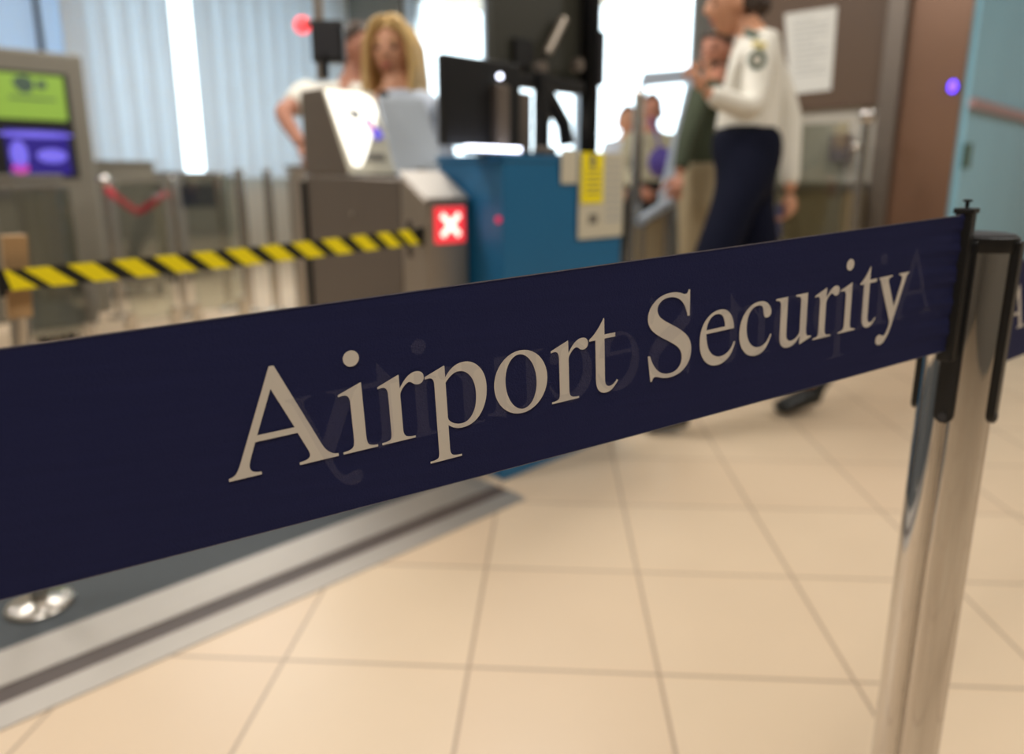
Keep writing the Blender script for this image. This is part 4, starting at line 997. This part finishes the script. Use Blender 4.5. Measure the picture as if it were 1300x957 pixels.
# fair-haired woman behind the gate
z_ = 2.72; J = dict(pelvis=at(510, 300, z_), waist=at(510, 245, z_), chest=at(508, 165, z_), neck=at(504, 112, z_), head=at(500, 66, z_))
J['shL'] = at(548, 138, z_); J['elL'] = at(568, 215, z_+.02); J['wrL'] = at(566, 280, z_+.02)
J['shR'] = at(470, 138, z_); J['elR'] = at(462, 222, z_+.06); J['wrR'] = at(470, 290, z_+.06)
for sd, x in (('L', 528), ('R', 496)):
    J['hip'+sd] = at(x, 315, z_); b_ = J['hip'+sd]; J['an'+sd] = V((b_.x, b_.y, .10)); J['toe'+sd] = J['an'+sd] - away*.16 + V((0, 0, -.066)); J['kn'+sd] = J['hip'+sd].lerp(J['an'+sd], .5) - away*.02
wf = -away*1 - CR*.22
wo = person(V((J['pelvis'].x, J['pelvis'].y, 0)), 'person with long fair hair, pale shirt and dark waistcoat standing behind the card reader', J, -away, head_fwd=wf, shirt='blue_shirt', trousers='black_cloth', sr=.88,
            hands={'L': (CR*-1, -away), 'R': (CR, -away)}, brow='blonde')
hc = J['head']
r_, f_, u_ = basis(wf)
hb = B(); bmesh.ops.create_uvsphere(hb.bm, u_segments=32, v_segments=24, radius=1)
bmesh.ops.delete(hb.bm, geom=[v for v in hb.bm.verts if (v.co.y > .2 and v.co.z < .55 - .35*abs(v.co.x)) or (v.co.z < -.7 and v.co.y > -.2)], context='VERTS')
for v in hb.bm.verts:
    x, y, z = v.co; v.co = hc + r_*x*.084 + f_*(y*.102-.004) + u_*(z*.126+.004)
bmesh.ops.solidify(hb.bm, geom=list(hb.bm.faces), thickness=-.008)
for sx in (-1, 1):
    for k in range(8):
        yy = .072 - k*.020
        p = [hc + r_*sx*.006 + f_*(yy*.7) + u_*(.118 - .0*k), hc + r_*sx*.050 + f_*yy*1.02 + u_*(.098 - .002*k), hc + r_*sx*.084 + f_*(yy*.88) + u_*.025,
             hc + r_*sx*.094 + f_*(yy*.72) - u_*.07, hc + r_*sx*.092 + f_*(yy*.7+.012) - u_*.15, hc + r_*sx*(.092 + .003*(k % 3)) + f_*(yy*.6+.03) - u_*(.225 + .012*((k*3) % 4))]
        join_bm(hb.bm, skinned([[(p[0], .012), (p[1], .016), (p[2], .017), (p[3], .019), (p[4], .020), (p[5], .010)]]))
for k in range(7):
    x = (k-3)*.026
    join_bm(hb.bm, skinned([[(hc + r_*x - f_*.08 + u_*.04, .02), (hc + r_*x*1.05 - f_*.095 - u_*.08, .024), (hc + r_*x*1.2 - f_*.10 - u_*.22, .018)]]))
obj('long_hair', hb, M['blonde'], wo, smooth=True)
obj('waistcoat', skinned([[(J['pelvis'], (.142, .112)), (J['waist'], (.134, .108)), (J['chest'] - V((0, 0, .03)), (.150, .118)), (J['chest'] + V((0, 0, .04)), (.145, .105))]]), M['black_cloth'], wo, smooth=True)
obj('scarf', B().tube([J['neck'] + V((0, 0, -.03)) - away*.075 - CR*.04, J['neck'] + V((0, 0, -.09)) - away*.125 - CR*.035, J['neck'] + V((0, 0, -.17)) - away*.14 - CR*.03], [.02, .024, .014], 10), M['black_cloth'], wo, smooth='auto')

# man behind the gate
z_ = 3.15; J = dict(pelvis=at(440, 262, z_), waist=at(440, 222, z_), chest=at(443, 150, z_), neck=at(448, 103, z_), head=at(456, 66, z_))
J['shR'] = at(395, 122, z_); J['elR'] = at(356, 142, z_-.18); J['wrR'] = at(384, 186, z_-.30)
J['shL'] = at(486, 124, z_+.05); J['elL'] = at(498, 190, z_+.05); J['wrL'] = at(480, 230, z_-.1)
for sd, x in (('L', 456), ('R', 426)):
    J['hip'+sd] = at(x, 280, z_); b_ = J['hip'+sd]; J['an'+sd] = V((b_.x, b_.y, .10)); J['toe'+sd] = J['an'+sd] - away*.17 + V((0, 0, -.066)); J['kn'+sd] = J['hip'+sd].lerp(J['an'+sd], .5) - away*.02
mf = CR*.75 - away*.7
mn = person(V((J['pelvis'].x, J['pelvis'].y, 0)), 'person with close-cropped hair and white polo shirt beside the fair-haired person', J, -away, head_fwd=mf, skin='skin_red', shirt='white_shirt', trousers='black_cloth', sleeves='short', sr=1.0,
            hands={'L': (V((0, 0, -1)), -CR), 'R': (V((0, 0, -1)), CR)})
cap_hair(J['head'], mf, 1.0, 'dark_hair', mn, front=.42)

# two travellers far behind the tall post
def far_person(x, yt, z, label, shirt, skin='skin_red', extra=None, tr='black_cloth'):
    top = at(x, yt, z); h = top.z; c = V((top.x, top.y, 0)); k = h/1.72; s_ = CR
    P = lambda a, zz, d=0: c + s_*a*k - away*d + V((0, 0, zz*k))
    J = dict(pelvis=P(0, .95), waist=P(0, 1.08), chest=P(0, 1.30), neck=P(0, 1.46), head=P(0, 1.60))
    for sd, g_ in (('L', 1), ('R', -1)):
        J['sh'+sd] = P(.17*g_, 1.38); J['el'+sd] = P(.22*g_, 1.12, .05); J['wr'+sd] = P(.12*g_, 1.02, .24)
        J['hip'+sd] = P(.09*g_, .88); J['kn'+sd] = P(.09*g_, .50, .02); J['an'+sd] = P(.09*g_, .085/k); J['toe'+sd] = P(.09*g_, .018/k, .17)
    t = person(c, label, J, -away, skin=skin, shirt=shirt, trousers=tr, hands={'L': (V((0, 0, -1)), -CR), 'R': (V((0, 0, -1)), CR)})
    cap_hair(J['head'], -away, 1.0, 'dark_hair', t); return t, J
t, J = far_person(828, 122, 5.0, 'person in patterned light shirt far behind the tall post by the counter', 'pattern')
o = obj('shoulder_bag', B().ball(at(839, 206, 4.72), .085, .06, .10), M['violet_bag'], smooth=True); tag(o, 'violet bag held in front by the far person in patterned shirt', 'bag')
obj('bag_strap', B().tube([at(839, 196, 4.72), at(833, 168, 4.80), at(826, 150, 4.90)], .01, 8), M['violet_bag'], o)
t, J = far_person(797, 137, 5.6, 'person in pale blue shirt with red sash, farthest away beside the counter end', 'blue_shirt', skin='skin')
obj('sash', B().tube([J['chest'] + CR*.16 + V((0, 0, .04)) - away*.14, J['chest'] - away*.165, J['waist'] - CR*.14 - away*.13], .03, 10), M['red'], t, smooth='auto')
